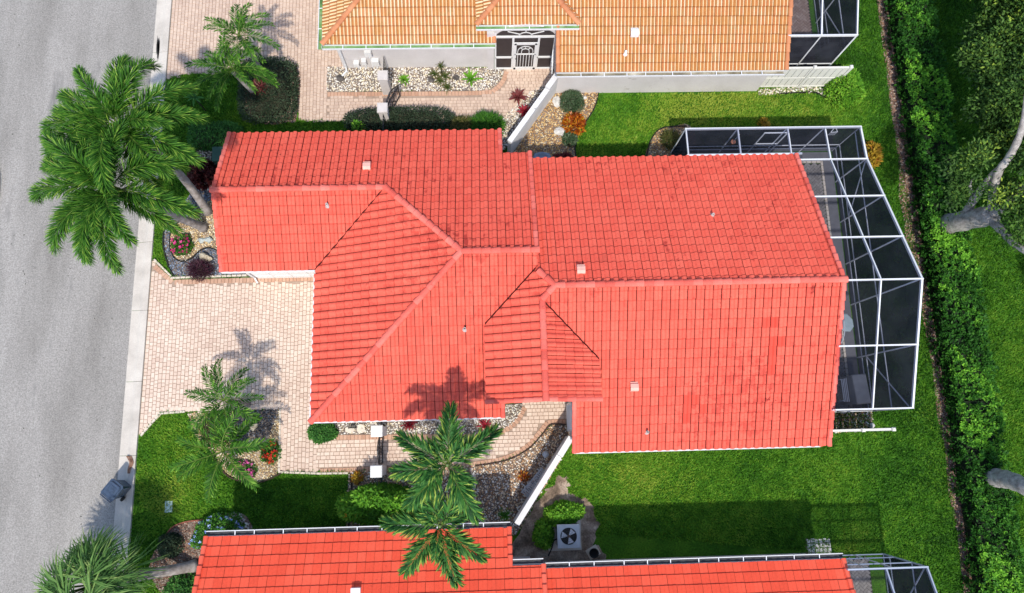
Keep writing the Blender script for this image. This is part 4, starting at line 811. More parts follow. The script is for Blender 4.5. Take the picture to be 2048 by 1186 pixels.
ironfence('short black iron fence from white pillar to the red house', (SX, .58, 0), (SX, 1.1, 0)); ironfence('black iron fence from white pillar into the yellow bush', (SX, -1.42, 0), (SX, -3.0, 0))
# ------------------------------------------------------------------ vinyl fences
vinyl = flat('white_vinyl', (.72, .71, .66), .45, var=.05, dirt=((.42, .42, .34), 2.0, .66, 0))
def vfence(label, x0, x1, y, posts, h=1.75):
    t = thing('vinyl_fence', label, 'fence', (x0, y, 0)); n = int((x1-x0)/.29)
    for i in range(n): mb = MB(); mb.box((x0+(i+.5)*(x1-x0)/n, y, h/2), ((x1-x0)/n-.022, .03, h-.12)); part('board', mb, vinyl, t)
    for z in (.1, .85, h-.03): mb = MB(); mb.bar((x0, y, z), (x1, y, z), .09 if z > 1 else .06, .09); part('rail', mb, vinyl, t)
    for x in posts: mb = MB(); mb.box((x, y, h/2+.03), (.13, .13, h+.06)); mb.box((x, y, h+.09), (.16, .16, .05), taper=.6); part('post', mb, vinyl, t)
vfence('white vinyl board fence beside the orange roofed house', 12.8, 16.4, 15.86, (14.75, 16.4)); vfence('low white vinyl fence corner beside the middle pool cage', 12.9, 16.15, -.1, (14.9, 16.15))
# ------------------------------------------------------------------ air conditioner
ac = thing('air_conditioner', 'grey air conditioner with round fan grille on a concrete pad', 'air conditioner', (2.93, -3.94, 0)); acm = flat('grey_enamel', (.42, .45, .48), .4, .4)
mb = MB(); mb.box((2.85, -3.98, .05), (1.35, 1.25, .1)); part('pad', mb, concrete, ac)
mb = MB(); mb.box((2.93, -3.94, .5), (.84, .84, .8)); part('body', mb, flat('grey_fins', (.12, .13, .14), .6), ac)
mb = MB(); n = 32; r = .33; V = []
for i in range(n):
    a = 2*math.pi*i/n; k = min(.45/max(abs(math.cos(a)), 1e-6), .45/max(abs(math.sin(a)), 1e-6)); V.append((2.93+k*math.cos(a), -3.94+k*math.sin(a), .94))
for i in range(n): a = 2*math.pi*i/n; V.append((2.93+r*math.cos(a), -3.94+r*math.sin(a), .96))
for i in range(n): a = 2*math.pi*i/n; V.append((2.93+r*math.cos(a), -3.94+r*math.sin(a), .9))
for i in range(n): a = 2*math.pi*i/n; k = min(.45/max(abs(math.cos(a)), 1e-6), .45/max(abs(math.sin(a)), 1e-6)); V.append((2.93+k*math.cos(a), -3.94+k*math.sin(a), .86))
mb.add(V, [(i, (i+1) % n, n+(i+1) % n, n+i) for i in range(n)]+[(n+i, n+(i+1) % n, 2*n+(i+1) % n, 2*n+i) for i in range(n)]+[(i, 3*n+i, 3*n+(i+1) % n, (i+1) % n) for i in range(n)]); part('top_panel', mb, acm, ac)
mb = MB(); mb.lathe((2.93, -3.94, .88), [(.33, .02), (.02, .022)], 24); part('fan_well', mb, rubber, ac)
for q in range(3):
    a0 = .5+q*2.094; mb = MB(); mb.add([(2.93+rr*math.cos(a0+da), -3.94+rr*math.sin(a0+da), zz) for rr, da, zz in ((.06, 0, .915), (.31, -.1, .91), (.31, .75, .935), (.06, .8, .925))], [(0, 1, 2, 3)]); part('fan_blade', mb, flat('fan_metal', (.55, .57, .6), .4, .5), ac)
mb = MB(); mb.lathe((2.93, -3.94, .9), [(.06, 0), (.06, .05), (.03, .06)], 14); part('fan_hub', mb, flat('rusty_hub', (.2, .12, .09), .7), ac)
gr = MB()
for rr in (.12, .2, .28): 
    A = [(2.93+rr*math.cos(a), -3.94+rr*math.sin(a), .965) for a in np.linspace(0, 2*math.pi, 25)]
    for a, b in zip(A, A[1:]): gr.bar(a, b, .005, .005)
for a in np.linspace(0, math.pi, 5)[:-1]: gr.bar((2.93+.33*math.cos(a), -3.94+.33*math.sin(a), .968), (2.93-.33*math.cos(a), -3.94-.33*math.sin(a), .968), .006, .006)
part('grille', gr, iron, ac); mb = MB(); mb.tube(smooth_line([(2.5, -4.1, .4), (2.38, -4.2, .3), (2.3, -4.5, .12), (2.15, -4.8, .06)]), .025, 6); part('refrigerant_line', mb, rubber, ac)
pt = thing('plant_pot', 'small black pot lying by the lower house gutter', 'pot', tuple(at(1186, 1106))); c = at(1186, 1104); mb = MB(); mb.lathe((c.x, c.y, .016), [(.14, 0), (.19, .28), (.2, .3), (.17, .3), (.13, .06)], 16); part('bowl', mb, rubber, pt, True)
mb = MB(); mb.box((c.x, c.y, .03), (.5, .42, .03), .5); part('saucer', mb, cream, pt)
# ------------------------------------------------------------------ wheeled bin at the curb
bn = thing('wheeled_bin', 'dark blue grey wheeled bin standing on the curb at the street', 'bin', tuple(at(232, 985))); binm = flat('blue_grey_plastic', (.05, .075, .12), .25, .5, var=.3, scale=7)
b0 = at(224, 980, .95); ctr = Vector((b0.x, b0.y, .03)); rz = math.radians(-38); cc, ss = math.cos(rz), math.sin(rz)
L2W = lambda x, y, z: (ctr.x+x*cc-y*ss, ctr.y+x*ss+y*cc, ctr.z+z)
def rbox(mb, x0, x1, y0, y1, z, z2, i=.05, t=1.0):
    def ring(s, zz): return [L2W((a*s), (b*s), zz) for a, b in ((x0+i, y0), (x1-i, y0), (x1, y0+i), (x1, y1-i), (x1-i, y1), (x0+i, y1), (x0, y1-i), (x0, y0+i))]
    V = ring(1, z)+ring(t, z2); mb.add(V, [tuple(range(7, -1, -1)), tuple(range(8, 16))]+[(k, (k+1) % 8, 8+(k+1) % 8, 8+k) for k in range(8)])
mb = MB(); rbox(mb, -.24, .24, -.27, .27, .04, .88, .05, 1.18); part('bin_body', mb, binm, bn)
mb = MB(); rbox(mb, -.31, .31, -.35, .37, .88, .94, .06, 1.0); rbox(mb, -.27, .27, -.28, .3, .94, .99, .06, .88); rbox(mb, -.15, .15, -.05, .18, .99, 1.01, .03, .9); lid = part('bin_lid', mb, binm, bn)
mb = MB(); mb.tube([L2W(-.26, -.4, .9), L2W(.26, -.4, .9)], .022, 8); 
for s in (-.26, .26): mb.tube([L2W(s, -.4, .9), L2W(s, -.3, .9)], .022, 8)
part('handle', mb, binm, bn)
for s in (-1, 1): mb = MB(); mb.tube([L2W(s*.24, -.3, .1), L2W(s*.31, -.3, .1)], .11, 14); part('wheel', mb, rubber, bn)
# other small things
mb = MB(); c = at(338, 1013); mb.box((c.x, c.y, .02), (.3, .46, .05), math.radians(2), .96); tag(part('utility_box_lid', mb, flat('pale_green_lid', (.42, .55, .53), .7), None), 'pale green utility box lid set in the front lawn', 'utility box')
pb_ = MB(); P = smooth_line([tuple(at(257, 912, .12)), tuple(at(262, 925, .13)), tuple(at(258, 938, .12)), tuple(at(257, 947, .11))], 5)
for i, (a, b) in enumerate(zip(P, P[1:])):
    ww = .11-.004*i; pb_.add([(a.x-ww, a.y, .1), (a.x, a.y, .16), (a.x+ww, a.y, .1), (b.x-ww, b.y, .1), (b.x, b.y, .17), (b.x+ww, b.y, .1), (a.x, a.y, .09), (b.x, b.y, .09)], [(0, 1, 4, 3), (1, 2, 5, 4), (2, 6, 7, 5), (6, 0, 3, 7)])
tag(part('palm_boot', pb_, mat('dry_palm_boot', [(0, (.1, .05, .03)), (.5, (.28, .15, .1)), (1, (.42, .28, .2))], scale=9, fine=.3, rough=.9), None), 'fallen brown palm boot lying on the curb', 'palm boot')
bc = thing('slatted_bench', 'weathered grey slatted bench leaning along the lower white wall', 'bench', tuple(at(1070, 966))); w0 = Vector((1.42, -1.15, 0)); w1 = Vector((2.24, .02, 0))
a = at(1048, 990, .42); b = at(1090, 940, .42); dr = Vector((b.x-a.x, b.y-a.y, 0)); ln_ = dr.length; dr.normalize(); pr = Vector((-dr.y, dr.x, 0)); wood = mat('grey_weathered_wood', [(0, (.3, .31, .33)), (.5, (.42, .43, .45)), (1, (.55, .56, .58))], fac='mix', scale=3, fine=.2, rough=.85)
n = 16
for i in range(n): mb = MB(); c = a+dr*(ln_*(i+.5)/n); mb.bar(c-pr*.17+Vector((0, 0, 0)), c+pr*.17, ln_/n*.62, .025); part('slat', mb, wood, bc)
for s in (-.15, .15): mb = MB(); mb.bar(a+pr*s-Vector((0, 0, .04)), a+dr*ln_+pr*s-Vector((0, 0, .04)), .05, .05); part('frame', mb, wood, bc)
for k in (.06, .94):
    for s in (-.15, .15): mb = MB(); c = a+dr*(ln_*k)+pr*s; mb.bar((c.x, c.y, .02), (c.x, c.y, .4), .05, .05); part('leg', mb, wood, bc)
lp = at(1090, 908); gl = thing('garden_light', 'round grey glass garden light in the brown gravel', 'garden light', tuple(lp)); mb = MB(); mb.lathe((lp.x, lp.y, .02), [(.03, 0), (.03, .26), (.12, .28), (.14, .33), (.1, .36), (.02, .37)], 18); part('lamp_head', mb, flat('glass_grey', (.42, .46, .5), .25, .6, var=.25, scale=20), gl, True)
bb = thing('storage_bin', 'blue grey plastic bin behind the red eave on the upper side', 'bin', (2.35, 11.72, 0)); mb = MB(); c = at(1084, 310, 1.0); mb.box((c.x, c.y-.14, .48), (.62, .5, .9), 0, 1.1); part('bin_body', mb, flat('slate_plastic', (.16, .21, .28), .5), bb)
mb = MB(); mb.lathe((c.x, c.y-.14, .93), [(.36, 0), (.4, .05), (.36, .12), (.24, .14), (.2, .08)], 24, sx=1.05, sy=.75); part('bin_lid', mb, flat('slate_lid', (.2, .26, .34), .45), bb, True)
ub = MB(); c = at(437, 308, .7); ub.box((c.x, c.y, .35), (.5, .62, .7)); ub.box((c.x, c.y, .72), (.54, .66, .05)); tag(part('transformer_box', ub, flat('dark_green_enamel', (.035, .085, .06), .5), None), 'dark green utility cabinet against the garage wall', 'utility box')
# flat stones and path light by the lower eave
for lab, px, py, w_, d_ in [('flat cream stepping stone beside the charcoal gravel', 700, 859, .42, .3), ('flat pale slab next to the white pillar', 722, 857, .36, .4)]:
    c = at(px, py); mb = MB(); mb.lathe((c.x, c.y, .02), [(.5, 0), (.52, .03), (.47, .05)], 7, sx=w_, sy=d_); tag(part('stepping_stone', mb, cream, None), lab, 'stone')
cp = MB(); c = at(703, 851)
for k in range(5): a0 = random.uniform(0, 6); cp.tube(smooth_line([(c.x+k*.07-.15, c.y+.1, .05), (c.x+k*.07-.1, c.y-.1, .12), (c.x+k*.07, c.y-.05, .05), (c.x+k*.07+.05, c.y+.1, .06)], 4), .014, 5)
tag(part('garden_hose', cp, iron, None), 'coiled black hose beside the flat cream stones', 'hose')
# rocks
def rock(label, px, py, s, m, seed, flatn=.7):
    rg = np.random.default_rng(seed); bm = bmesh.new(); bmesh.ops.create_icosphere(bm, subdivisions=3, radius=1.0); c = at(px, py); K = rg.normal(size=(14, 3)); K /= np.linalg.norm(K, axis=1)[:, None]; D = rg.uniform(.55, .95, 14)
    for v in bm.verts:
        p = np.array(v.co); d = K@p; f = np.min(np.where(d > .05, D/np.maximum(d, .05), 9)); p = p*min(1.0, f)*(1+.05*rg.normal()); v.co = (c.x+p[0]*s[0], c.y+p[1]*s[1], max(c.z+.02+(p[2]*.9+.35)*s[0]*flatn, .0))
    me = bpy.data.meshes.new('rock'); bm.to_mesh(me); bm.free(); me.materials.append(m); tag(obj('rock', me), label, 'rock')
dk = mat('dark_rock', [(0, (.04, .038, .036)), (1, (.16, .14, .13))], scale=6, fine=.3, rough=.9, bump=.5); pl_ = mat('pale_rock', [(0, (.2, .16, .1)), (.4, (.5, .42, .3)), (1, (.74, .68, .54))], scale=7, fine=.25, rough=.9, bump=.6); gs = mat('grey_green_rock', [(0, (.3, .34, .33)), (1, (.52, .56, .54))], scale=4, fine=.12, rough=.85); ws = mat('white_rock', [(0, (.4, .38, .35)), (1, (.78, .77, .74))], scale=7, fine=.15, rough=.9)
for r in [('dark boulder in the upper white gravel near the downpipe', 681, 157, (.22, .19), dk), ('dark rock left of the yucca clump', 863, 160, (.17, .18), dk), ('dark rock right of the yucca clump', 914, 157, (.2, .15), dk), ('craggy pale rock above the dark red grass', 412, 516, (.32, .24), pl_),
          ('left grey green stepping rock in tan gravel', 404, 482, (.16, .13), gs), ('right grey green stepping rock in tan gravel', 418, 480, (.2, .14), gs), ('long pale rock by the garage edge', 431, 473, (.08, .2), pl_), ('pale rock in the charcoal gravel by the small palms', 508, 853, (.2, .22), pl_), ('white rock by the dark red grass', 424, 528, (.12, .08), ws),
          ('knobbly white rock beside the upper white wall', 1113, 206, (.22, .3), ws), ('knobbly grey rock left of the small green clump', 1119, 264, (.25, .26), ws), ('small white stone slab near the upper house wall', 1169, 196, (.14, .12), ws), ('pale marker stone beside the lower fence corner', 1743, 852, (.12, .14), ws), ('white stone at the foot of the centre palm', 947, 962, (.16, .4), ws)]: rock(*r, seed=hash(r[0]) % 999 if False else len(r[0])*7+r[1])
# things inside the middle cage
gr_ = thing('barbecue_grill', 'grey covered barbecue grill with side shelf inside the cage', 'grill', (15.0, 1.5, 0)); gc = at(1722, 778, 1.0); gm_ = flat('grey_cover', (.5, .49, .47), .8)
mb = MB(); mb.box((gc.x, gc.y, .52), (.58, 1.2, .95), math.radians(4)); part('cover', mb, gm_, gr_); mb = MB(); mb.box((gc.x, gc.y, 1.02), (.62, 1.24, .06), math.radians(4), .94); part('lid', mb, gm_, gr_)
for i in range(4): mb = MB(); mb.bar((gc.x-.38-i*.07, gc.y+.5-i*.02, .6), (gc.x-.36-i*.07, gc.y-.5, .6), .035, .03); part('shelf_slat', mb, grey_alu, gr_)
for i in (-.45, .45): mb = MB(); mb.bar((gc.x-.6, gc.y+i, .05), (gc.x-.6, gc.y+i, .6), .04, .04); part('leg', mb, grey_alu, gr_)
tb = thing('patio_table', 'pale glass topped patio table at the edge of the roof', 'table', (13.5, 3.7, 0)); tc = at(1691, 645, .75); gl_ = flat('frosted_glass', (.42, .52, .53), .15, .6)
mb = MB(); mb.lathe((tc.x, tc.y, .72), [(.36, 0), (.37, .02), (.33, .035)], 8, sx=.95, sy=1.15, rz=.39); part('table_top', mb, gl_, tb); mb = MB(); mb.lathe((tc.x, tc.y, .045), [(.25, 0), (.06, .06), (.04, .6), (.1, .675)], 12); part('pedestal', mb, flat('teal_metal', (.05, .25, .24), .5), tb)
hs = MB(); H = [at(x, y, 2.3) for x, y in ((1683, 622), (1688, 640), (1689, 665), (1684, 683), (1677, 692))]; hs.tube(smooth_line([tuple(p) for p in H], 6), .02, 6); tag(part('white_cord', hs, white, None), 'white cord looping from the roof edge inside the cage', 'cord')
oc = at(1466, 284, 1.9); on = thing('hanging_ornament', 'terracotta disc ornament hanging inside the cage', 'ornament', tuple(oc)); mb = MB(); mb.lathe((oc.x, oc.y, 1.9), [(.02, 0), (.11, .02), (.1, .05), (.02, .06)], 16); part('disc', mb, flat('terracotta', (.42, .17, .1), .8), on); mb = MB(); mb.tube([(oc.x, oc.y, 1.95), (oc.x+.03, oc.y+.02, 2.62)], .012, 6); part('cord', mb, white, on); mb = MB(); mb.tube([(oc.x, oc.y, 1.9), (oc.x, oc.y, 1.5)], [.07, .02], 8); part('tassel', mb, rubber, on)
wc = at(1668, 262, 2.4); ch = thing('wind_chime', 'white triangular wind chime under the cage roof corner', 'wind chime', tuple(wc)); mb = MB(); T = [(wc.x-.15, wc.y-.06, 2.4), (wc.x+.15, wc.y-.04, 2.4), (wc.x, wc.y+.12, 2.55)]
for a, b in zip(T, T[1:]+T[:1]): mb.bar(a, b, .02, .02)
mb.bar(T[2], (wc.x, wc.y+.12, 2.62), .012, .012); part('chime_frame', mb, white, ch)
for i in range(5): mb = MB(); mb.tube([(wc.x-.13+i*.065, wc.y-.05, 2.39), (wc.x-.13+i*.065, wc.y-.05, 2.1)], .012, 6); part('chime_tube', mb, alu, ch)
# ------------------------------------------------------------------ vegetation
def unit(a): return a/np.maximum(np.linalg.norm(a, axis=-1, keepdims=True), 1e-9)
def leafquads(P, D, L, W, rg, lift=.18, sag=.0):
    n = len(P); D = unit(D); S_ = unit(np.cross(D, rg.normal(size=(n, 3)))); 
    up = np.array([0, 0, 1.0]); S2 = np.cross(D, up[None]); k = rg.uniform(0, 1, (n, 1)) < .65; S_ = unit(np.where(k, S2+.35*rg.normal(size=(n, 3)), S_)); N_ = np.cross(S_, D)
    L = np.broadcast_to(L, n)[:, None]; W = np.broadcast_to(W, n)[:, None]; m = P+D*L*.5+N_*W*lift
    return np.stack([P, m+S_*W*.5, P+D*L-up*L*sag, m-S_*W*.5], 1).reshape(-1, 3)
def leafm(name, cols, rough=.55, trans=.3, spec=.18): return mat(name, cols, fac='attr', rough=rough, trans=trans, spec=spec, fine=.12, fscale=20)
G = lambda *c: [(i/(len(c)-1), x) for i, x in enumerate(c)]
lf_green = leafm('leaf_green', G((0.017, 0.066, 0.012), (0.042, 0.156, 0.019), (0.090, 0.276, 0.026), (0.192, 0.432, 0.048)))
lf_dark = leafm('leaf_dark', G((0.010, 0.018, 0.012), (0.023, 0.042, 0.022), (0.052, 0.085, 0.044), (0.117, 0.169, 0.091)))
lf_box = leafm('leaf_box', G((0.015, 0.056, 0.015), (0.031, 0.119, 0.025), (0.062, 0.206, 0.037), (0.138, 0.350, 0.062)))
lf_hedge = leafm('leaf_hedge', G((0.016, 0.068, 0.011), (0.038, 0.149, 0.019), (0.095, 0.297, 0.030), (0.270, 0.600, 0.054)))
lf_lime = leafm('leaf_lime', G((.035, .12, .01), (.08, .25, .02), (.16, .4, .03), (.3, .52, .05)))
lf_yel = leafm('leaf_yellowish', G((.03, .07, .01), (.09, .17, .02), (.2, .27, .03), (.34, .34, .06)))
lf_oak = leafm('leaf_oak', G((0.019, 0.049, 0.012), (0.051, 0.121, 0.024), (0.115, 0.230, 0.041), (0.405, 0.540, 0.068)))
lf_burg = leafm('leaf_burgundy', G((.012, .004, .005), (.045, .012, .012), (.09, .02, .02), (.16, .05, .04)), .35)
lf_red = leafm('leaf_red', G((.08, .006, .012), (.22, .012, .025), (.4, .03, .05), (.5, .12, .1)), .35)
lf_maro = leafm('leaf_maroon', G((.05, .01, .012), (.12, .022, .025), (.22, .05, .05), (.3, .12, .09)), .4)
lf_crot = leafm('leaf_croton', G((.02, .03, .006), (.2, .03, .008), (.5, .12, .01), (.6, .42, .04)), .35)
lf_gold = leafm('leaf_gold', G((.1, .05, .01), (.35, .2, .02), (.5, .35, .04), (.4, .1, .02)), .4)
lf_yuc = leafm('leaf_yucca', G((.02, .045, .012), (.05, .09, .02), (.12, .13, .035), (.25, .2, .08)))
lf_ros = leafm('leaf_greygreen', G((.015, .04, .015), (.04, .085, .035), (.09, .15, .07), (.2, .24, .16)))
lf_purp = leafm('leaf_purple_grass', G((.012, .01, .012), (.04, .015, .025), (.09, .025, .05), (.16, .1, .1)))
fx_leaf = leafm('foxtail_leaf', G((0.016, 0.061, 0.009), (0.041, 0.149, 0.016), (0.101, 0.270, 0.024), (0.378, 0.540, 0.081))); fx_rib = flat('frond_rib', (.14, .22, .04), .6); spearm = flat('spear_leaf_yellow', (.5, .5, .15), .5)
py_leaf = leafm('date_palm_leaf', G((0.014, 0.054, 0.007), (0.042, 0.144, 0.014), (0.108, 0.282, 0.024), (0.312, 0.528, 0.072))); ad_leaf = leafm('christmas_palm_leaf', G((0.013, 0.066, 0.015), (0.033, 0.143, 0.029), (0.083, 0.253, 0.044), (0.440, 0.550, 0.088)))
fn_leaf = leafm('fan_palm_leaf', G((0.036, 0.087, 0.020), (0.080, 0.189, 0.041), (0.174, 0.319, 0.080), (0.522, 0.600, 0.189)))
twig = flat('dark_twigs', (.03, .03, .016), .9, var=.3); bark = mat('oak_bark', [(0, (.2, .18, .165)), (.5, (.38, .35, .33)), (1, (.56, .53, .5))], scale=5, fine=.3, fscale=25, rough=.95, bump=.9, bscale=18)
ptrunk = mat('palm_trunk', [(0, (.17, .14, .12)), (.5, (.3, .26, .24)), (1, (.42, .38, .36))], scale=5, fine=.25, rough=.9, bump=.5)
def flowers(parent, P, s, cols, name='flowers'):
    rg = np.random.default_rng(len(P)*3+5); n = len(P); r = rg.uniform(0, 1, n); V = []
    for k in range(5):
        a = 2*math.pi*k/5+rg.uniform(0, 1, n); D = np.c_[np.cos(a), np.sin(a), rg.uniform(.1, .6, n)]; V.append(leafquads(P, D, s, s*.8, rg).reshape(n, 4, 3))
    V = np.stack(V, 1).reshape(-1, 3); return obj(name, npmesh(name, V, 4, cols, np.repeat(r, 5)), parent)
def shrub(label, px, py, rx, ry, h, n, L, Wd, m, cat='shrub', name='shrub', box=False, fl=None, seed=0, up=.5, zc_=None, hue=None, rz=0.0, loc=None, inner=.25, lump=.18, group=None):
    rg = np.random.default_rng(seed or int(px*7+py)); c = Vector(loc) if loc else at(px, py); t = thing(name, label, cat, (c.x, c.y, 0), group)
    u = unit(rg.normal(size=(n, 3))); u[:, 2] = np.abs(u[:, 2])*.98-.02
    u0 = u.copy()
    if box:
        e = 5.0; u = u/np.maximum((np.abs(u)**e).sum(1, keepdims=True)**(1/e), 1e-6)
    K = unit(rg.normal(size=(16, 3))); K[:, 2] = np.abs(K[:, 2]); bump = (np.maximum(u0@K.T, 0)**8).max(1)
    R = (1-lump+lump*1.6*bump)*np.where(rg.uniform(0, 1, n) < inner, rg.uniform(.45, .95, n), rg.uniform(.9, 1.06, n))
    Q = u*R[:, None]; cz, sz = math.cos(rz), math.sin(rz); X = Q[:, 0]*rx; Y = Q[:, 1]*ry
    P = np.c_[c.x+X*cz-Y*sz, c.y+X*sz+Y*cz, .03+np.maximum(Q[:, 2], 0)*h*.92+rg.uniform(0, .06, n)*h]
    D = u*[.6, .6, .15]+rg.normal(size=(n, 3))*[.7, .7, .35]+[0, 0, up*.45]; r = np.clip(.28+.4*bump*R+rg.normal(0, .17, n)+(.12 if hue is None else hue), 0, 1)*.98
    obj('foliage', npmesh('foliage', leafquads(P, D, L*rg.uniform(.7, 1.2, n), Wd*rg.uniform(.7, 1.2, n), rg), 4, m, r), t)
    b = MB(); ns = 7
    for i in range(ns):
        a = 6.28*i/ns; b.tube([(c.x, c.y, .0), (c.x+math.cos(a)*rx*.3, c.y+math.sin(a)*ry*.3, h*.4), (c.x+math.cos(a+.3)*rx*.6, c.y+math.sin(a+.3)*ry*.6, h*.68)], [.03, .022, .01], 5)
    part('stems', b, twig, t)
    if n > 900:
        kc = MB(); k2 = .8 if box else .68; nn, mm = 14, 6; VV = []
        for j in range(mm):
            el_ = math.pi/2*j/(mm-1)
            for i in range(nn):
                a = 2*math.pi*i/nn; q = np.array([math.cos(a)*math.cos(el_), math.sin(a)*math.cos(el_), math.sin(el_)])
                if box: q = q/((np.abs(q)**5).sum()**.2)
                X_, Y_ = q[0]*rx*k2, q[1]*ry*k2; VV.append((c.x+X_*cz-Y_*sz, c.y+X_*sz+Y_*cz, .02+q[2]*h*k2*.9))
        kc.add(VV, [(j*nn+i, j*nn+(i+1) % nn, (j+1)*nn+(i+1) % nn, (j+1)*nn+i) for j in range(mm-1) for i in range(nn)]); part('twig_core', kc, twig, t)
    if fl:
        nf, fs, fm = fl; i = rg.choice(n, nf); sel = P[i]+np.c_[np.zeros((nf, 2)), np.full(nf, L*.5)]; flowers(t, sel, fs, fm)
    return t
LEAFC = {}
def blade_mesh(L, Wd, bend, m, fold=.25, seg=5):
    k = (L, Wd, bend, m.name)
    if k not in LEAFC:
        mb = MB(); V = []; x = z = 0.0
        for i in range(seg+1):
            t = i/seg; w_ = Wd*(.55+.9*t-1.45*t*t*t if t < 1 else 0.02)*.5+.002; a = -bend*t*t
            V += [(x, -w_, z+w_*fold), (x, 0, z), (x, w_, z+w_*fold)]
            x += L/seg*math.cos(a); z += L/seg*math.sin(a)
        F = []
        for i in range(seg): F += [(3*i, 3*i+3, 3*i+4, 3*i+1), (3*i+1, 3*i+4, 3*i+5, 3*i+2)]
        mb.add(V, F, r=0); me = mb.mesh('leaf', m); a = me.attributes['rnd']; a.data.foreach_set('value', [min(.95, .2+.7*(j//3)/seg) for j in range(len(V))]); LEAFC[k] = me
    return LEAFC[k]
def rosette(label, px, py, n, L, Wd, m, cat='plant', name='rosette_plant', e=(10, 75), bend=.7, z=.02, heads=1, spread=0.0, seed=0, loc=None, stem=0.0, fold=.25):
    rg = np.random.default_rng(seed or int(px+py*3)); c = Vector(loc) if loc else at(px, py); t = thing(name, label, cat, (c.x, c.y, 0))
    me = [blade_mesh(round(L*s, 3), Wd, bend, m, fold) for s in (.75, .9, 1.05)]
    for q in range(heads):
        o = Vector((c.x+rg.uniform(-1, 1)*spread, c.y+rg.uniform(-1, 1)*spread, z+stem*(.6+.4*rg.uniform()))) if heads > 1 else Vector((c.x, c.y, z+stem))
        if stem: b = MB(); b.tube([(o.x, o.y, 0), tuple(o)], [.035, .025], 6); part('stem', b, twig, t)
        for i in range(n):
            k = i/n; el = math.radians(e[0]+(e[1]-e[0])*k+rg.uniform(-6, 6)); az = 2.399*i+rg.uniform(-.2, .2)
            obj('leaf', me[int(rg.integers(3))], t, Matrix.Translation(o) @ Matrix.Rotation(az, 4, 'Z') @ Matrix.Rotation(-el, 4, 'Y') @ Matrix.Scale(1-.35*k, 4))
    return t
# ---- palms
def frond_mesh(name, L, e0, droop, nl, ll, lw, style, mats, seed, t0=.12):
    rg = np.random.default_rng(seed); T = np.linspace(0, 1, 25); el = e0-droop*T**1.25; d = np.c_[np.cos(el), np.zeros(25), np.sin(el)]; pts = np.vstack([[0, 0, 0], np.cumsum(d[:-1]*L/24, 0)])
    pts[:, 1] += .06*L*np.sin(T*2.2)*rg.uniform(-1, 1)
    t = np.linspace(t0, .995, nl)**.95; n = nl*2; t = np.repeat(t, 2); side = np.tile([1, -1], nl); i = np.clip((t*24).astype(int), 0, 23); fr = (t*24-i)[:, None]
    B = pts[i]*(1-fr)+pts[i+1]*fr; F = d[i]; Lt = np.tile([0, 1.0, 0], (n, 1))*side[:, None]; Up = np.cross(F, [0, 1.0, 0]); Up *= np.sign(Up[:, 2:3]+1e-9)
    if style == 'fox': ph = rg.uniform(-1.2, 1.35, n); fw = .7+.6*t
    elif style == 'ad': ph = rg.uniform(.0, .8, n); fw = 1.0+.9*t
    else: ph = rg.uniform(.1, .6, n); fw = .55+.7*t
    D = unit(Lt*np.cos(ph)[:, None]+Up*np.sin(ph)[:, None]+F*fw[:, None]+rg.normal(size=(n, 3))*(.24 if style == 'ad' else .14))
    env = np.clip(np.minimum((t-t0)/.15+.45, 1)*np.clip(1.25-t*.75, 0, 1), .2, 1); l = ll*env*rg.uniform(.85, 1.1, n); wv = lw*(.7+.3*env)
    per = unit(np.cross(D, Up)*.9+.25*rg.normal(size=(n, 3))); sag = {'fox': .12, 'ad': .32, 'date': .1}[style]
    M1 = B+D*(l*.45)[:, None]+np.array([0, 0, -1])*(l*.02)[:, None]; M2 = B+D*(l*.78)[:, None]-np.array([0, 0, 1])*(l*sag*.45)[:, None]; TP = B+D*l[:, None]-np.array([0, 0, 1])*(l*sag)[:, None]; h = (wv*.5)[:, None]*per
    V = np.concatenate([np.stack([B, M1+h, M2, M1-h], 1), np.stack([M1+h*.98, M2+h*.6, TP, M2-h*.6], 1), np.stack([M1+h, M2-h*.6, M1-h, M1], 1)*1.0], 0)
    r0 = np.clip(.34+.2*rg.normal(size=n)+.12*np.sin(ph), 0.03, .9); R = np.concatenate([r0, np.clip(r0+np.where(rg.uniform(0, 1, n) < (.22 if style == 'ad' else .06), .5, .12), 0, .97), r0]); mi = np.zeros(len(V), int)
    RV = []
    for a in range(24):
        ra, rb = L*.006*(1.25-T[a]), L*.011*(1.25-T[a+1])
        for s in (1, -1):
            u = np.cross(d[a], [0, 1.0, 0]); RV.append([pts[a]+[0, s*ra, 0], pts[a+1]+[0, s*rb, 0], pts[a+1]+u*rb*-1.0, pts[a]+u*ra*-1.0])
    V = np.concatenate([V, np.array(RV)], 0); R = np.concatenate([R, np.full(len(RV), .5)]); mi = np.concatenate([mi, np.ones(len(RV), int)])
    return npmesh(name, V.reshape(-1, 3), 4, mats, R, midx=mi)
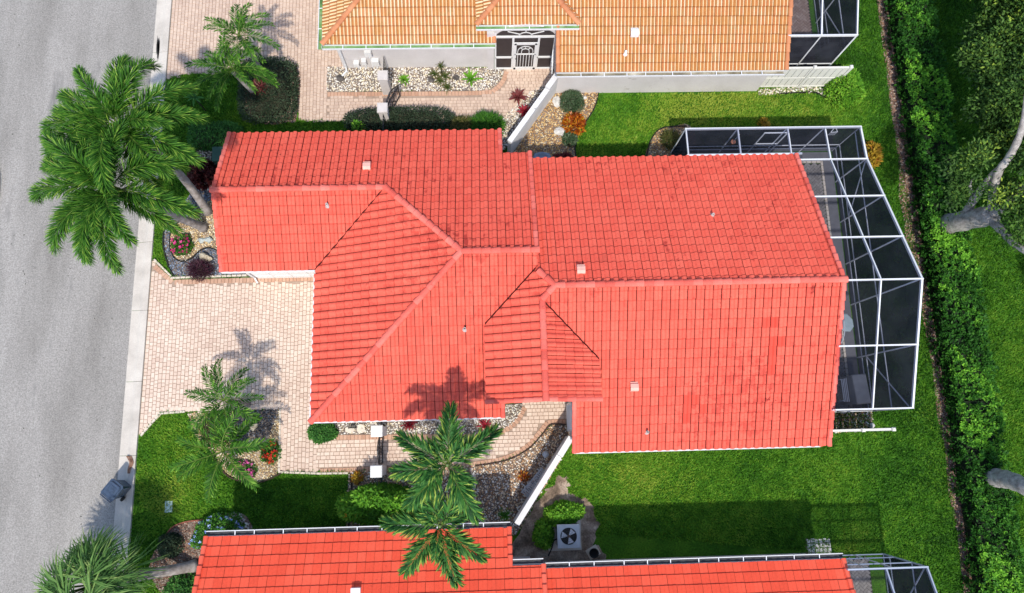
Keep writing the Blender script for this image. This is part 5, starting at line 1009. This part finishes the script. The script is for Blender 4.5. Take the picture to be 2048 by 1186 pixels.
def fan_mesh(L, rad, nseg, mats, seed, el, tilt):
    rg = np.random.default_rng(seed); V = []; R = []; mi = []; hx, hz = L*math.cos(el), L*math.sin(el)
    for s in (1, -1): V.append([(0, s*.03, 0), (hx, s*.018, hz), (hx, 0, hz-.02), (0, 0, -.03)]); R.append(.5); mi.append(1)
    for k in range(nseg):
        a = (k/(nseg-1)-.5)*math.radians(290); l = rad*(1-.22*abs(a)/2.6)*rg.uniform(.9, 1.08); e = el-tilt
        fwd = np.array([math.cos(e), 0, math.sin(e)]); sd = np.array([0, 1.0, 0]); nr = np.array([-math.sin(e), 0, math.cos(e)]); D = unit(fwd*math.cos(a)+sd*math.sin(a)+nr*.14+rg.normal(size=3)*.12); pr = unit(np.cross(D, nr)); O = np.array([hx, 0, hz]); w_ = rad*.026
        m1 = O+D*l*.5; m2 = O+D*l*.8-np.array([0, 0, l*.07]); tp = O+D*l*1.03-np.array([0, 0, l*.22]); r = float(np.clip(.4+.2*rg.normal(), .05, .8))
        V += [[O, m1+pr*w_, m2, m1-pr*w_], [m1+pr*w_*.9, m2+pr*w_*.5, tp, m2-pr*w_*.5]]; R += [r, min(r+.15, .97)]; mi += [0, 0]
    return npmesh('frond', np.array([np.array(q) for q in V]).reshape(-1, 3), 4, mats, R, midx=mi)
def palm(label, base, top, r0, r1, fronds, meshes, name='palm_tree', shaft=None, cat='palm', bow=(0, 0), rings=True):
    """fronds: [(azimuth degrees, mesh index, scale)]"""
    base = Vector(base); top = Vector(top)-Vector((0, 0, .6 if shaft else 0)); t = thing(name, label, cat, (base.x, base.y, 0)); n = 26; P = []; R = []
    for i in range(n+1):
        k = i/n; p = base.lerp(top, k)+Vector((bow[0], bow[1], 0))*math.sin(math.pi*k); P.append(p); R.append((r0+(r1-r0)*k**.7)*(1+(.05 if rings and i % 2 else 0))*(1.35 if i == 0 else 1.12 if i == 1 else 1))
    b = MB(); b.tube(P, R, 12); part('trunk', b, ptrunk, t, True)
    if shaft: b = MB(); b.tube([top-Vector((0, 0, .05)), top+Vector((0, 0, .3)), top+Vector((0, 0, .75))], [r1*1.25, r1*1.15, r1*.6], 12); part('crownshaft', b, shaft, t, True)
    o = top+Vector((0, 0, .6 if shaft else .05))
    for az, mi_, s in fronds: obj('frond', meshes[mi_], t, Matrix.Translation(o) @ Matrix.Rotation(math.radians(az), 4, 'Z') @ Matrix.Scale(s, 4))
    return t, o
FX = [frond_mesh('frond', 3.3, e, dr, 300, .72, .036, 'fox', [fx_leaf, fx_rib], 20+k) for k, (e, dr) in enumerate([(.6, 1.75), (.85, 2.2), (1.15, 2.0), (.2, 1.5)])]
shaftm = flat('green_crownshaft', (.16, .24, .09), .5)
t1, o1 = palm('leaning foxtail palm over the street, the lower of two crowns', (-12.58, 9.42, 0), (-13.3, 9.0, 6.2), .19, .14, [(186, 0, 1), (162, 0, .95), (228, 0, 1), (252, 1, 1), (276, 0, 1), (300, 2, .95), (345, 0, 1.02), (18, 1, .95), (70, 2, .9), (118, 1, .95), (142, 2, .95), (205, 3, .9), (325, 3, .85), (95, 1, .85), (270, 2, .7), (165, 2, .75), (240, 3, .95)], FX, 'foxtail_palm', shaftm, bow=(-.1, .05))
t2, o2 = palm('leaning foxtail palm over the street, the upper of two crowns', (-12.45, 10.15, 0), (-13.1, 11.25, 6.3), .18, .14, [(95, 0, 1), (68, 1, 1), (38, 0, 1), (12, 0, .95), (338, 0, 1), (312, 1, .95), (276, 2, 1.05), (182, 0, 1), (203, 0, 1), (226, 1, .95), (152, 0, .95), (125, 2, .85), (250, 3, .9), (22, 3, .85), (85, 2, .7), (355, 2, .75), (165, 1, .9), (295, 3, .9)], FX, 'foxtail_palm', shaftm, bow=(.05, .35))
for t, o, az in ((t1, o1, 158), (t2, o2, 127)):
    b = MB(); d = Vector((math.cos(math.radians(az)), math.sin(math.radians(az)), .55)); b.tube([o, o+d*.9, o+d*1.75], [.035, .025, .006], 6); part('spear_leaf', b, spearm, t)
PY = [frond_mesh('frond', 1.45, e, dr, 36, .3, .036, 'date', [py_leaf, fx_rib], 40+k) for k, (e, dr) in enumerate([(.5, 1.5), (.85, 1.7), (1.2, 1.5), (.1, 1.3)])]
def pygmy(label, px, py, z, n, s, off=(0, 0), seed=1):
    rg = random.Random(seed); c = at(px, py, z); fr = [(i*360/n*2.4+rg.uniform(-14, 14), rg.choice((0, 0, 1, 1, 2, 3)), s*rg.uniform(.85, 1.1)) for i in range(n)]
    return palm(label, (c.x+off[0], c.y+off[1], 0), (c.x, c.y, z-.05), .11, .1, fr, PY, 'date_palm', None)
pygmy('small date palm on the upper driveway edge, the higher crown', 478, 72, 2.9, 16, 1.15, (.2, -.25), 3); pygmy('small date palm above the clipped hedge, the lower crown', 465, 142, 2.6, 17, 1.27, (.25, .1), 4)
pygmy('small date palm beside the driveway, the upper of the pair', 447, 800, 2.6, 15, 1.12, (.05, -.05), 5); pygmy('small date palm on the front lawn, the lower of the pair', 447, 902, 2.2, 17, 1.42, (.1, .05), 6)
AD = [frond_mesh('frond', 2.1, e, dr, 90, .72, .062, 'ad', [ad_leaf, fx_rib], 60+k) for k, (e, dr) in enumerate([(.55, 1.5), (.8, 1.8), (1.05, 1.9)])]
ta, ca = at(895, 930, 5.9), at(880, 1052, 5.4)
palm('christmas palm over the walkway, the upper of the centre pair', (at(945, 962).x-.1, at(945, 962).y, 0), tuple(ta), .12, .08, [(88, 0, 1.02), (35, 0, 1.05), (150, 0, 1), (187, 1, .98), (226, 0, 1), (300, 0, 1.05), (325, 2, .6), (60, 2, .6), (205, 2, .65), (120, 2, .55)], AD, 'christmas_palm', shaftm)
palm('christmas palm over the lower eave, the lower of the centre pair', (at(925, 1010).x, at(925, 1010).y, 0), tuple(ca), .12, .08, [(106, 1, .95), (58, 1, .9), (177, 0, 1), (232, 0, 1), (288, 0, 1.02), (325, 0, .95), (20, 2, .6), (140, 2, .6), (260, 2, .6)], AD, 'christmas_palm', shaftm)
FN = [fan_mesh(1.1, 1.2, 34, [fn_leaf, fx_rib], 80+k, e, tl) for k, (e, tl) in enumerate([(.35, .9), (.75, 1.2), (1.15, 1.2), (-.1, .7)])]
rg_ = random.Random(9)
palm('fan palm with spiky leaves at the lower left corner', (-12.1, -4.75, 0), tuple(at(192, 1168, 2.5)), .22, .17, [(i*137.5+rg_.uniform(-10, 10), rg_.choice((0, 0, 1, 1, 2, 3)), rg_.uniform(.9, 1.15)) for i in range(34)], FN, 'fan_palm', None)
# ---- long hedge behind the houses
rg = np.random.default_rng(5); hd = thing('hedge', 'long clipped green hedge running down the right side', 'hedge', (20.3, 6, 0))
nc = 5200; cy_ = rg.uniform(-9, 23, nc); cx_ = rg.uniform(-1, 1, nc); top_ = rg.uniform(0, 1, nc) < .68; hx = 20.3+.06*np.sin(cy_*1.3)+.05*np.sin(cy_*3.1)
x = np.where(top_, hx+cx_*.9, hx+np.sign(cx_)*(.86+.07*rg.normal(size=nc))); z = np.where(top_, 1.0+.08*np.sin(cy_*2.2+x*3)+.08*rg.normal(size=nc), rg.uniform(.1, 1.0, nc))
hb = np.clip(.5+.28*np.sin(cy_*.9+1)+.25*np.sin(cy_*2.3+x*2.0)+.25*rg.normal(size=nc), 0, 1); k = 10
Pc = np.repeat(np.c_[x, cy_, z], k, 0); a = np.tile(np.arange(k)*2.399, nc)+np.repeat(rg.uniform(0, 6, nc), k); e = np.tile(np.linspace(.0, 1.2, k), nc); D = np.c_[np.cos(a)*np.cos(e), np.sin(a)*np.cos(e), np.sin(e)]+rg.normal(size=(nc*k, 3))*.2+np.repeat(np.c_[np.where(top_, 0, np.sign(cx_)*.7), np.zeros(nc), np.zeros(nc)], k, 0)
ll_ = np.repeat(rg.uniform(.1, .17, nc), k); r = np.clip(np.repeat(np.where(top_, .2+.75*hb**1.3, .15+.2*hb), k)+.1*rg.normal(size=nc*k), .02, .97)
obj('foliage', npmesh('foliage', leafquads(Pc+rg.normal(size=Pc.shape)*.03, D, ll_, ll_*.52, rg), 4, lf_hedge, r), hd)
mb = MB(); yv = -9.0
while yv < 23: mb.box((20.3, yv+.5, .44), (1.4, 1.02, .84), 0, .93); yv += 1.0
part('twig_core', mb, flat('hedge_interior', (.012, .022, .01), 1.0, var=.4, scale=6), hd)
# ---- oaks
def oak(label, limbs, clumps, seed, n=1500):
    rg = np.random.default_rng(seed); b0 = limbs[0][0][0]; t = thing('oak_tree', label, 'tree', (b0[0], b0[1], 0))
    for i, (pts, rad) in enumerate(limbs):
        P = smooth_line(pts, 6); m = len(P); R = [rad[0]+(rad[1]-rad[0])*(j/(m-1)) for j in range(m)]; R = [q*(1+.07*math.sin(j*2.1+i)) for j, q in enumerate(R)]
        if i == 0: R[0] *= 1.3; R[1] *= 1.12
        b = MB(); b.tube(P, R, 14); part('trunk' if i == 0 else 'limb', b, bark, t, True)
    C_ = np.array([c[:3] for c in clumps]); S_ = np.array([c[3] for c in clumps]); nn = (n*(S_/.9)**2).astype(int); idx = np.repeat(np.arange(len(C_)), nn); N_ = len(idx)
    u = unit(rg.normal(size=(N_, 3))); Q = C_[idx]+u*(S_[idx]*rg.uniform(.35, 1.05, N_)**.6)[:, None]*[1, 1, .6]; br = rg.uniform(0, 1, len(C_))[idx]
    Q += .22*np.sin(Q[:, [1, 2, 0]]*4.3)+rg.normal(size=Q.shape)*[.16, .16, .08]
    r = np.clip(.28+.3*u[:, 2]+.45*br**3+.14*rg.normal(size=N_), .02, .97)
    obj('crown', npmesh('crown', leafquads(Q, u*[1, 1, .5]+rg.normal(size=(N_, 3))*.7, rg.uniform(.11, .19, N_), rg.uniform(.06, .1, N_), rg), 4, lf_oak, r), t)
    return t
A = lambda px, py, z: tuple(at(px, py, z)); rr = random.Random(4); cl = []
def edge(y): return np.interp(y, [-150, 0, 40, 110, 160, 210, 260, 300, 350, 420, 470, 520], [1900, 1915, 1930, 1922, 1940, 1938, 1945, 1930, 1960, 2030, 2020, 2050])
while len(cl) < 135:
    px, py = rr.uniform(1900, 2330), rr.uniform(-330, 520)
    if px < edge(py)+28: continue
    if py > 330 and px < 2015: continue
    z = 2.5+(px-1920)*.011+rr.uniform(-.3, .8); cl.append(A(px, py, z)+(rr.uniform(.4, .75),))
for _ in range(95):
    px, py = rr.uniform(1935, 2100), rr.uniform(-60, 330)
    if px > edge(py)+22: cl.append(A(px, py, 2.7+(px-1920)*.011+rr.uniform(-.2, 1.0))+(rr.uniform(.4, .7),))
for px, py, z in [(1925, 345, 4.6), (1935, 372, 4.3), (1905, 385, 4.2), (1960, 330, 4.8), (1950, 310, 5), (2030, 430, 4.6), (2042, 462, 4.8), (2020, 400, 4.7)]: cl.append(A(px, py, z)+(.42,))
cl2 = [(rr.uniform(24.5, 30), rr.uniform(-11, 2.0), rr.uniform(5.6, 8), rr.uniform(.5, .9)) for _ in range(80)]
cl += [(rr.uniform(21.8, 27), rr.uniform(1.5, 13), rr.uniform(5.8, 8), rr.uniform(.5, .9)) for _ in range(6)]
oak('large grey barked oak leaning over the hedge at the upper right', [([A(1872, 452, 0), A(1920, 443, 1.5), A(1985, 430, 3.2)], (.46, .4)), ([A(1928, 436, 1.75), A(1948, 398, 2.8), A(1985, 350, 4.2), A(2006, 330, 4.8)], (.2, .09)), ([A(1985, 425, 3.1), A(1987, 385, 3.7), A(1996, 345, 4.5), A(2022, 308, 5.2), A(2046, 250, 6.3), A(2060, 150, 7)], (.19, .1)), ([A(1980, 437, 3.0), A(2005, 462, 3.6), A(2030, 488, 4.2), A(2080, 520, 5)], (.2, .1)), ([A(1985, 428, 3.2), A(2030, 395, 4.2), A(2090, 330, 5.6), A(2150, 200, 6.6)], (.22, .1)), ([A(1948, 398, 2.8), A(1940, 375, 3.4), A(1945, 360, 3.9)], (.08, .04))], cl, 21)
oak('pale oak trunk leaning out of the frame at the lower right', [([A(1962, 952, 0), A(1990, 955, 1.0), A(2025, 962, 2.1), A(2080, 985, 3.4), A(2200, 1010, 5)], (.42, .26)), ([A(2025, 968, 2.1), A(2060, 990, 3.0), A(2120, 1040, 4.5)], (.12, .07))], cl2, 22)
# ---- shrubs and bedding plants
shrub('round bright green bush beside the vinyl fence', 1683, 182, .82, .9, 1.35, 5200, .13, .06, lf_lime, hue=.18)
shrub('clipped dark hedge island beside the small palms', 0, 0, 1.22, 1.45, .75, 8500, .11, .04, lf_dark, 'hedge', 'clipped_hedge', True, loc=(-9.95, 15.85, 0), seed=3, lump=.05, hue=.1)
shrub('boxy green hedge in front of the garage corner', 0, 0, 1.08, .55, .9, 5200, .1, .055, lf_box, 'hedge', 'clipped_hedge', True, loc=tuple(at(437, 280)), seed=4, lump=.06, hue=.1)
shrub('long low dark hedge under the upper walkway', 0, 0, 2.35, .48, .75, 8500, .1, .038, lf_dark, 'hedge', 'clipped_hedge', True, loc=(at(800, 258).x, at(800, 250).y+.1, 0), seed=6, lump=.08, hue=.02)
shrub('burgundy leaved shrub against the garage wall', 412, 352, .62, .6, .75, 1500, .17, .1, lf_burg)
shrub('pink flowering shrub in the tan gravel island', 367, 492, .42, .48, .5, 1500, .09, .04, lf_green, fl=(46, .085, gm('magenta_petals', [(.5, .01, .16), (.62, .03, .22), (.42, .01, .12), (.7, .1, .3)])), hue=-.08)
shrub('dark red ornamental grass in the blue grey gravel', 404, 541, .42, .36, .45, 1100, .3, .018, lf_purp, up=.9)
shrub('leafy burgundy and green plant in the clipped hedge island', 0, 0, .42, .42, .9, 700, .26, .05, lf_maro, loc=tuple(at(528, 190)), seed=11, up=.9)
shrub('rosemary like bush at the top of the golden gravel', 1143, 208, .52, .5, .7, 2300, .12, .03, lf_ros)
shrub('orange and red croton in the golden gravel', 1147, 252, .44, .48, .6, 520, .2, .085, lf_crot, lump=.1)
shrub('small grey green clump at the foot of the golden gravel', 1139, 280, .3, .32, .35, 800, .13, .045, lf_ros)
shrub('yellow and orange croton outside the cage corner', 1739, 312, .32, .5, .6, 420, .24, .07, lf_gold, lump=.1)
shrub('small yellow leafed plant above the pool cage', 1524, 251, .2, .22, .35, 160, .18, .06, lf_gold)
shrub('spiky green grass clump in the small cage corner bed', 1338, 283, .36, .36, .5, 700, .28, .022, lf_yuc, up=.8)
shrub('ornamental grass clump at the end of the dark hedge', 973, 256, .65, .5, .75, 2200, .34, .024, lf_green, up=.9, hue=-.05)
shrub('pale bushy grass beside the upper walkway', 925, 258, .48, .42, .6, 1400, .26, .03, lf_yuc, up=.8)
shrub('small leafy sprig growing out of the dark hedge', 720, 262, .28, .28, .95, 260, .13, .075, lf_lime, up=.6)
shrub('green shrub tucked under the red eave by the driveway', 648, 864, .58, .42, .6, 2600, .1, .05, lf_box, hue=.12)
shrub('large yellow flowering bush beside the front lawn', 768, 1004, 1.5, .9, 2.3, 7500, .19, .085, lf_lime, fl=(42, .1, gm('yellow_petals', [(.7, .45, .03), (.75, .55, .05), (.6, .3, .02)])), lump=.28, hue=.02)
shrub('small yellow leafed plant beside the weathered white pillar', 716, 955, .2, .2, .35, 200, .14, .06, lf_gold)
shrub('blue flowering shrub at the corner of the lower house', 437, 1062, 1.0, .62, .75, 3000, .11, .05, lf_green, fl=(85, .075, gm('blue_petals', [(.3, .42, .75), (.42, .55, .85), (.25, .35, .7)])), hue=-.02, rz=.35)
shrub('dark round shrub in the lower left mulch bed', 345, 1088, .42, .5, .6, 1500, .1, .045, lf_dark)
shrub('green shrub under the fan palm', 0, 0, .8, .6, .6, 1800, .13, .06, lf_box, loc=tuple(at(375, 1180)), seed=15)
shrub('yellow green hedge shrub behind the air conditioner', 1128, 1026, .8, .42, .75, 3200, .13, .07, lf_lime, rz=.12, hue=.08); shrub('green shrub left of the air conditioner', 1088, 1068, .4, .52, .7, 2000, .13, .065, lf_lime, hue=.0)
shrub('red flowering plant at the edge of the small palm bed', 542, 905, .38, .42, .3, 700, .1, .045, lf_green, fl=(34, .075, gm('red_petals', [(.6, .03, .01), (.7, .08, .02), (.5, .02, .02)])), hue=-.1); shrub('pink flowering ground plant below the small palms', 492, 938, .55, .3, .25, 600, .09, .04, lf_green, fl=(44, .07, gm('pink_petals', [(.55, .06, .28), (.65, .15, .38), (.45, .04, .2)])), hue=-.1, rz=-.4)
shrub('low maroon ground cover under the upper red eave', 1128, 318, .45, .22, .2, 420, .14, .06, lf_maro); shrub('small orange bromeliad clump in the brown gravel', 1047, 953, .17, .17, .25, 120, .16, .04, lf_crot)
shrub('dry brownish undergrowth below the small palms', 430, 860, .55, .55, .4, 900, .18, .03, lf_yuc, up=.7)
rosette('small spiky agave in the white gravel by the grey pillar', 808, 161, 34, .42, .07, lf_lime, e=(5, 80)); rosette('broad leaved agave near the arched entry', 941, 159, 15, .62, .13, lf_lime, e=(10, 75), bend=.5)
rosette('yucca clump with brown leaves in the white gravel', 880, 164, 20, .42, .05, lf_yuc, heads=4, spread=.36, stem=.2, name='yucca', e=(-10, 70)); rosette('tall tufted yucca stem against the orange house wall', 0, 0, 26, .32, .04, lf_yuc, loc=tuple(at(884, 152)), stem=.85, name='yucca', e=(-20, 80), seed=5)
rosette('large red cordyline left of the upper white wall', 1036, 200, 17, .5, .085, lf_maro, heads=3, spread=.26, stem=.35, name='cordyline', e=(0, 75)); rosette('crimson cordyline at the foot of the upper white wall', 1050, 224, 17, .46, .085, lf_red, heads=2, spread=.18, stem=.25, name='cordyline', e=(0, 75))
rosette('bright red bromeliad in the white gravel by the walkway', 970, 851, 26, .42, .075, lf_red, name='bromeliad', e=(5, 70)); rosette('red bromeliad half hidden under the red eave', 820, 848, 24, .45, .08, lf_red, name='bromeliad', e=(5, 70))
rosette('green spiky yucca beside the lower eave', 1009, 1030, 36, .42, .045, lf_green, name='yucca', e=(0, 75)); rosette('whorled broad leaf plant on a thin stem beside the palms', 412, 222, 11, .55, .13, lf_box, name='frangipani', e=(5, 45), stem=1.3, bend=.4)
# ---- grass
rg = np.random.default_rng(77); nb = 680000; X = rg.uniform(-14.7, 25, nb); Y = rg.uniform(-8.5, 22.5, nb)
keep = np.ones(nb, bool); foot = lambda dy: [(a, b+dy) for a, b in [(-10.4, 7.13), (-6.6, 7.13), (-6.6, 1.13), (3.22, 1.13), (3.22, -.26), (12.75, -.26), (12.75, 10.98), (.2, 12.28), (-10.4, 12.28)]]
for p in [drive1, pathS, driveN, pathN, bedN, bedS, brownbed, palmbed, cordbed, goldbed, smallbed, frontbed, tanbed, nwbed, hedgebed, lowbed, acs, foot(0), foot(15.84), foot(-15.88), [(12.7, .66), (16.02, .66), (16.02, 12.64), (8.45, 12.64), (8.45, 10.9), (12.7, 10.9)], [(12.7, 16.5), (16.02, 16.5), (16.02, 24), (12.7, 24)], [(12.7, -12), (16.02, -12), (16.02, -5.1), (12.7, -5.1)], [(19.6, -10), (21.0, -10), (21.0, 24), (19.6, 24)]]: keep &= ~inpoly(X, Y, p)
hxs = np.interp(Y, [q.y for q in hp[::-1]], [q.x for q in hp[::-1]]); keep &= ~((X > hxs-.12) & (X < hxs+.7))
X, Y = X[keep], Y[keep]; n = len(X); hue = np.zeros(n)
for px, py, s, wgt in [(1340, 215, 1.1, .4), (1450, 205, 1.3, .4), (1560, 212, 1.2, .36), (1650, 235, 1.2, .3), (1250, 270, 1.0, .18), (1290, 985, 1.6, .14), (1480, 985, 1.6, .14), (1180, 960, .9, .25), (1270, 960, .6, .22), (370, 960, 1.2, .2), (330, 1010, .5, .22), (1700, 1130, 1.0, .12), (1740, 880, .5, .15)]:
    c = at(px, py); hue += wgt*np.exp(-((X-c.x)**2+(Y-c.y)**2)/(2*s*s))
hue += .13*np.sin(X*.9+2*np.sin(Y*.7))*np.sin(Y*1.3+1)+.05*np.sin(X*.37-Y*.5)+.07*np.sin(X*3.1+Y*1.7)*np.sin(Y*3.7-X)
hue -= .03*(X > 20.9)+.12*((X > 15.5) & (X < 19.2)); patch = np.sin(X*7.3+np.sin(Y*5))*np.sin(Y*6.1+np.sin(X*4.3)); hue += .09*patch  # beyond the hedge, oak shade is put into the blade colour
r = np.clip(.36+1.2*hue+.12*rg.normal(size=n), .02, .98); a = rg.uniform(0, 6.28, n); l = rg.uniform(.08, .16, n); lean = rg.uniform(.25, 1.1, n); wv = rg.uniform(.018, .034, n)
V = np.stack([np.c_[X-np.sin(a)*wv, Y+np.cos(a)*wv, np.full(n, .002)], np.c_[X+np.sin(a)*wv, Y-np.cos(a)*wv, np.full(n, .002)], np.c_[X+np.cos(a)*l*np.sin(lean), Y+np.sin(a)*l*np.sin(lean), l*np.cos(lean)]], 1).reshape(-1, 3)
grassm = mat('grass_blades', G((.02, .085, .006), (.055, .19, .012), (.12, .3, .019), (.22, .38, .033), (.34, .43, .055)), fac='attr', rough=.6, trans=.25, spec=.2)
tag(obj('grass', npmesh('grass', V, 3, grassm, r)), 'short green grass blades covering the lawns', 'grass', kind='stuff')
# ---- litter on street and lawn
lt = MB(); lr = random.Random(2)
for _ in range(90):
    px, py = lr.uniform(20, 300), lr.uniform(0, 1050); c = at(px, py); s = lr.uniform(.015, .05); a = lr.uniform(0, 6)
    if c.x > -15.5: continue
    lt.add([(c.x+s*math.cos(a), c.y+s*math.sin(a), .018), (c.x-s*.4*math.sin(a), c.y+s*.4*math.cos(a), .03), (c.x-s*math.cos(a), c.y-s*math.sin(a), .018), (c.x+s*.4*math.sin(a), c.y-s*.4*math.cos(a), .016)], [(0, 1, 2, 3)])
tag(part('leaf_litter', lt, twig, None), 'scattered dark leaf litter on the street', 'litter', kind='stuff')
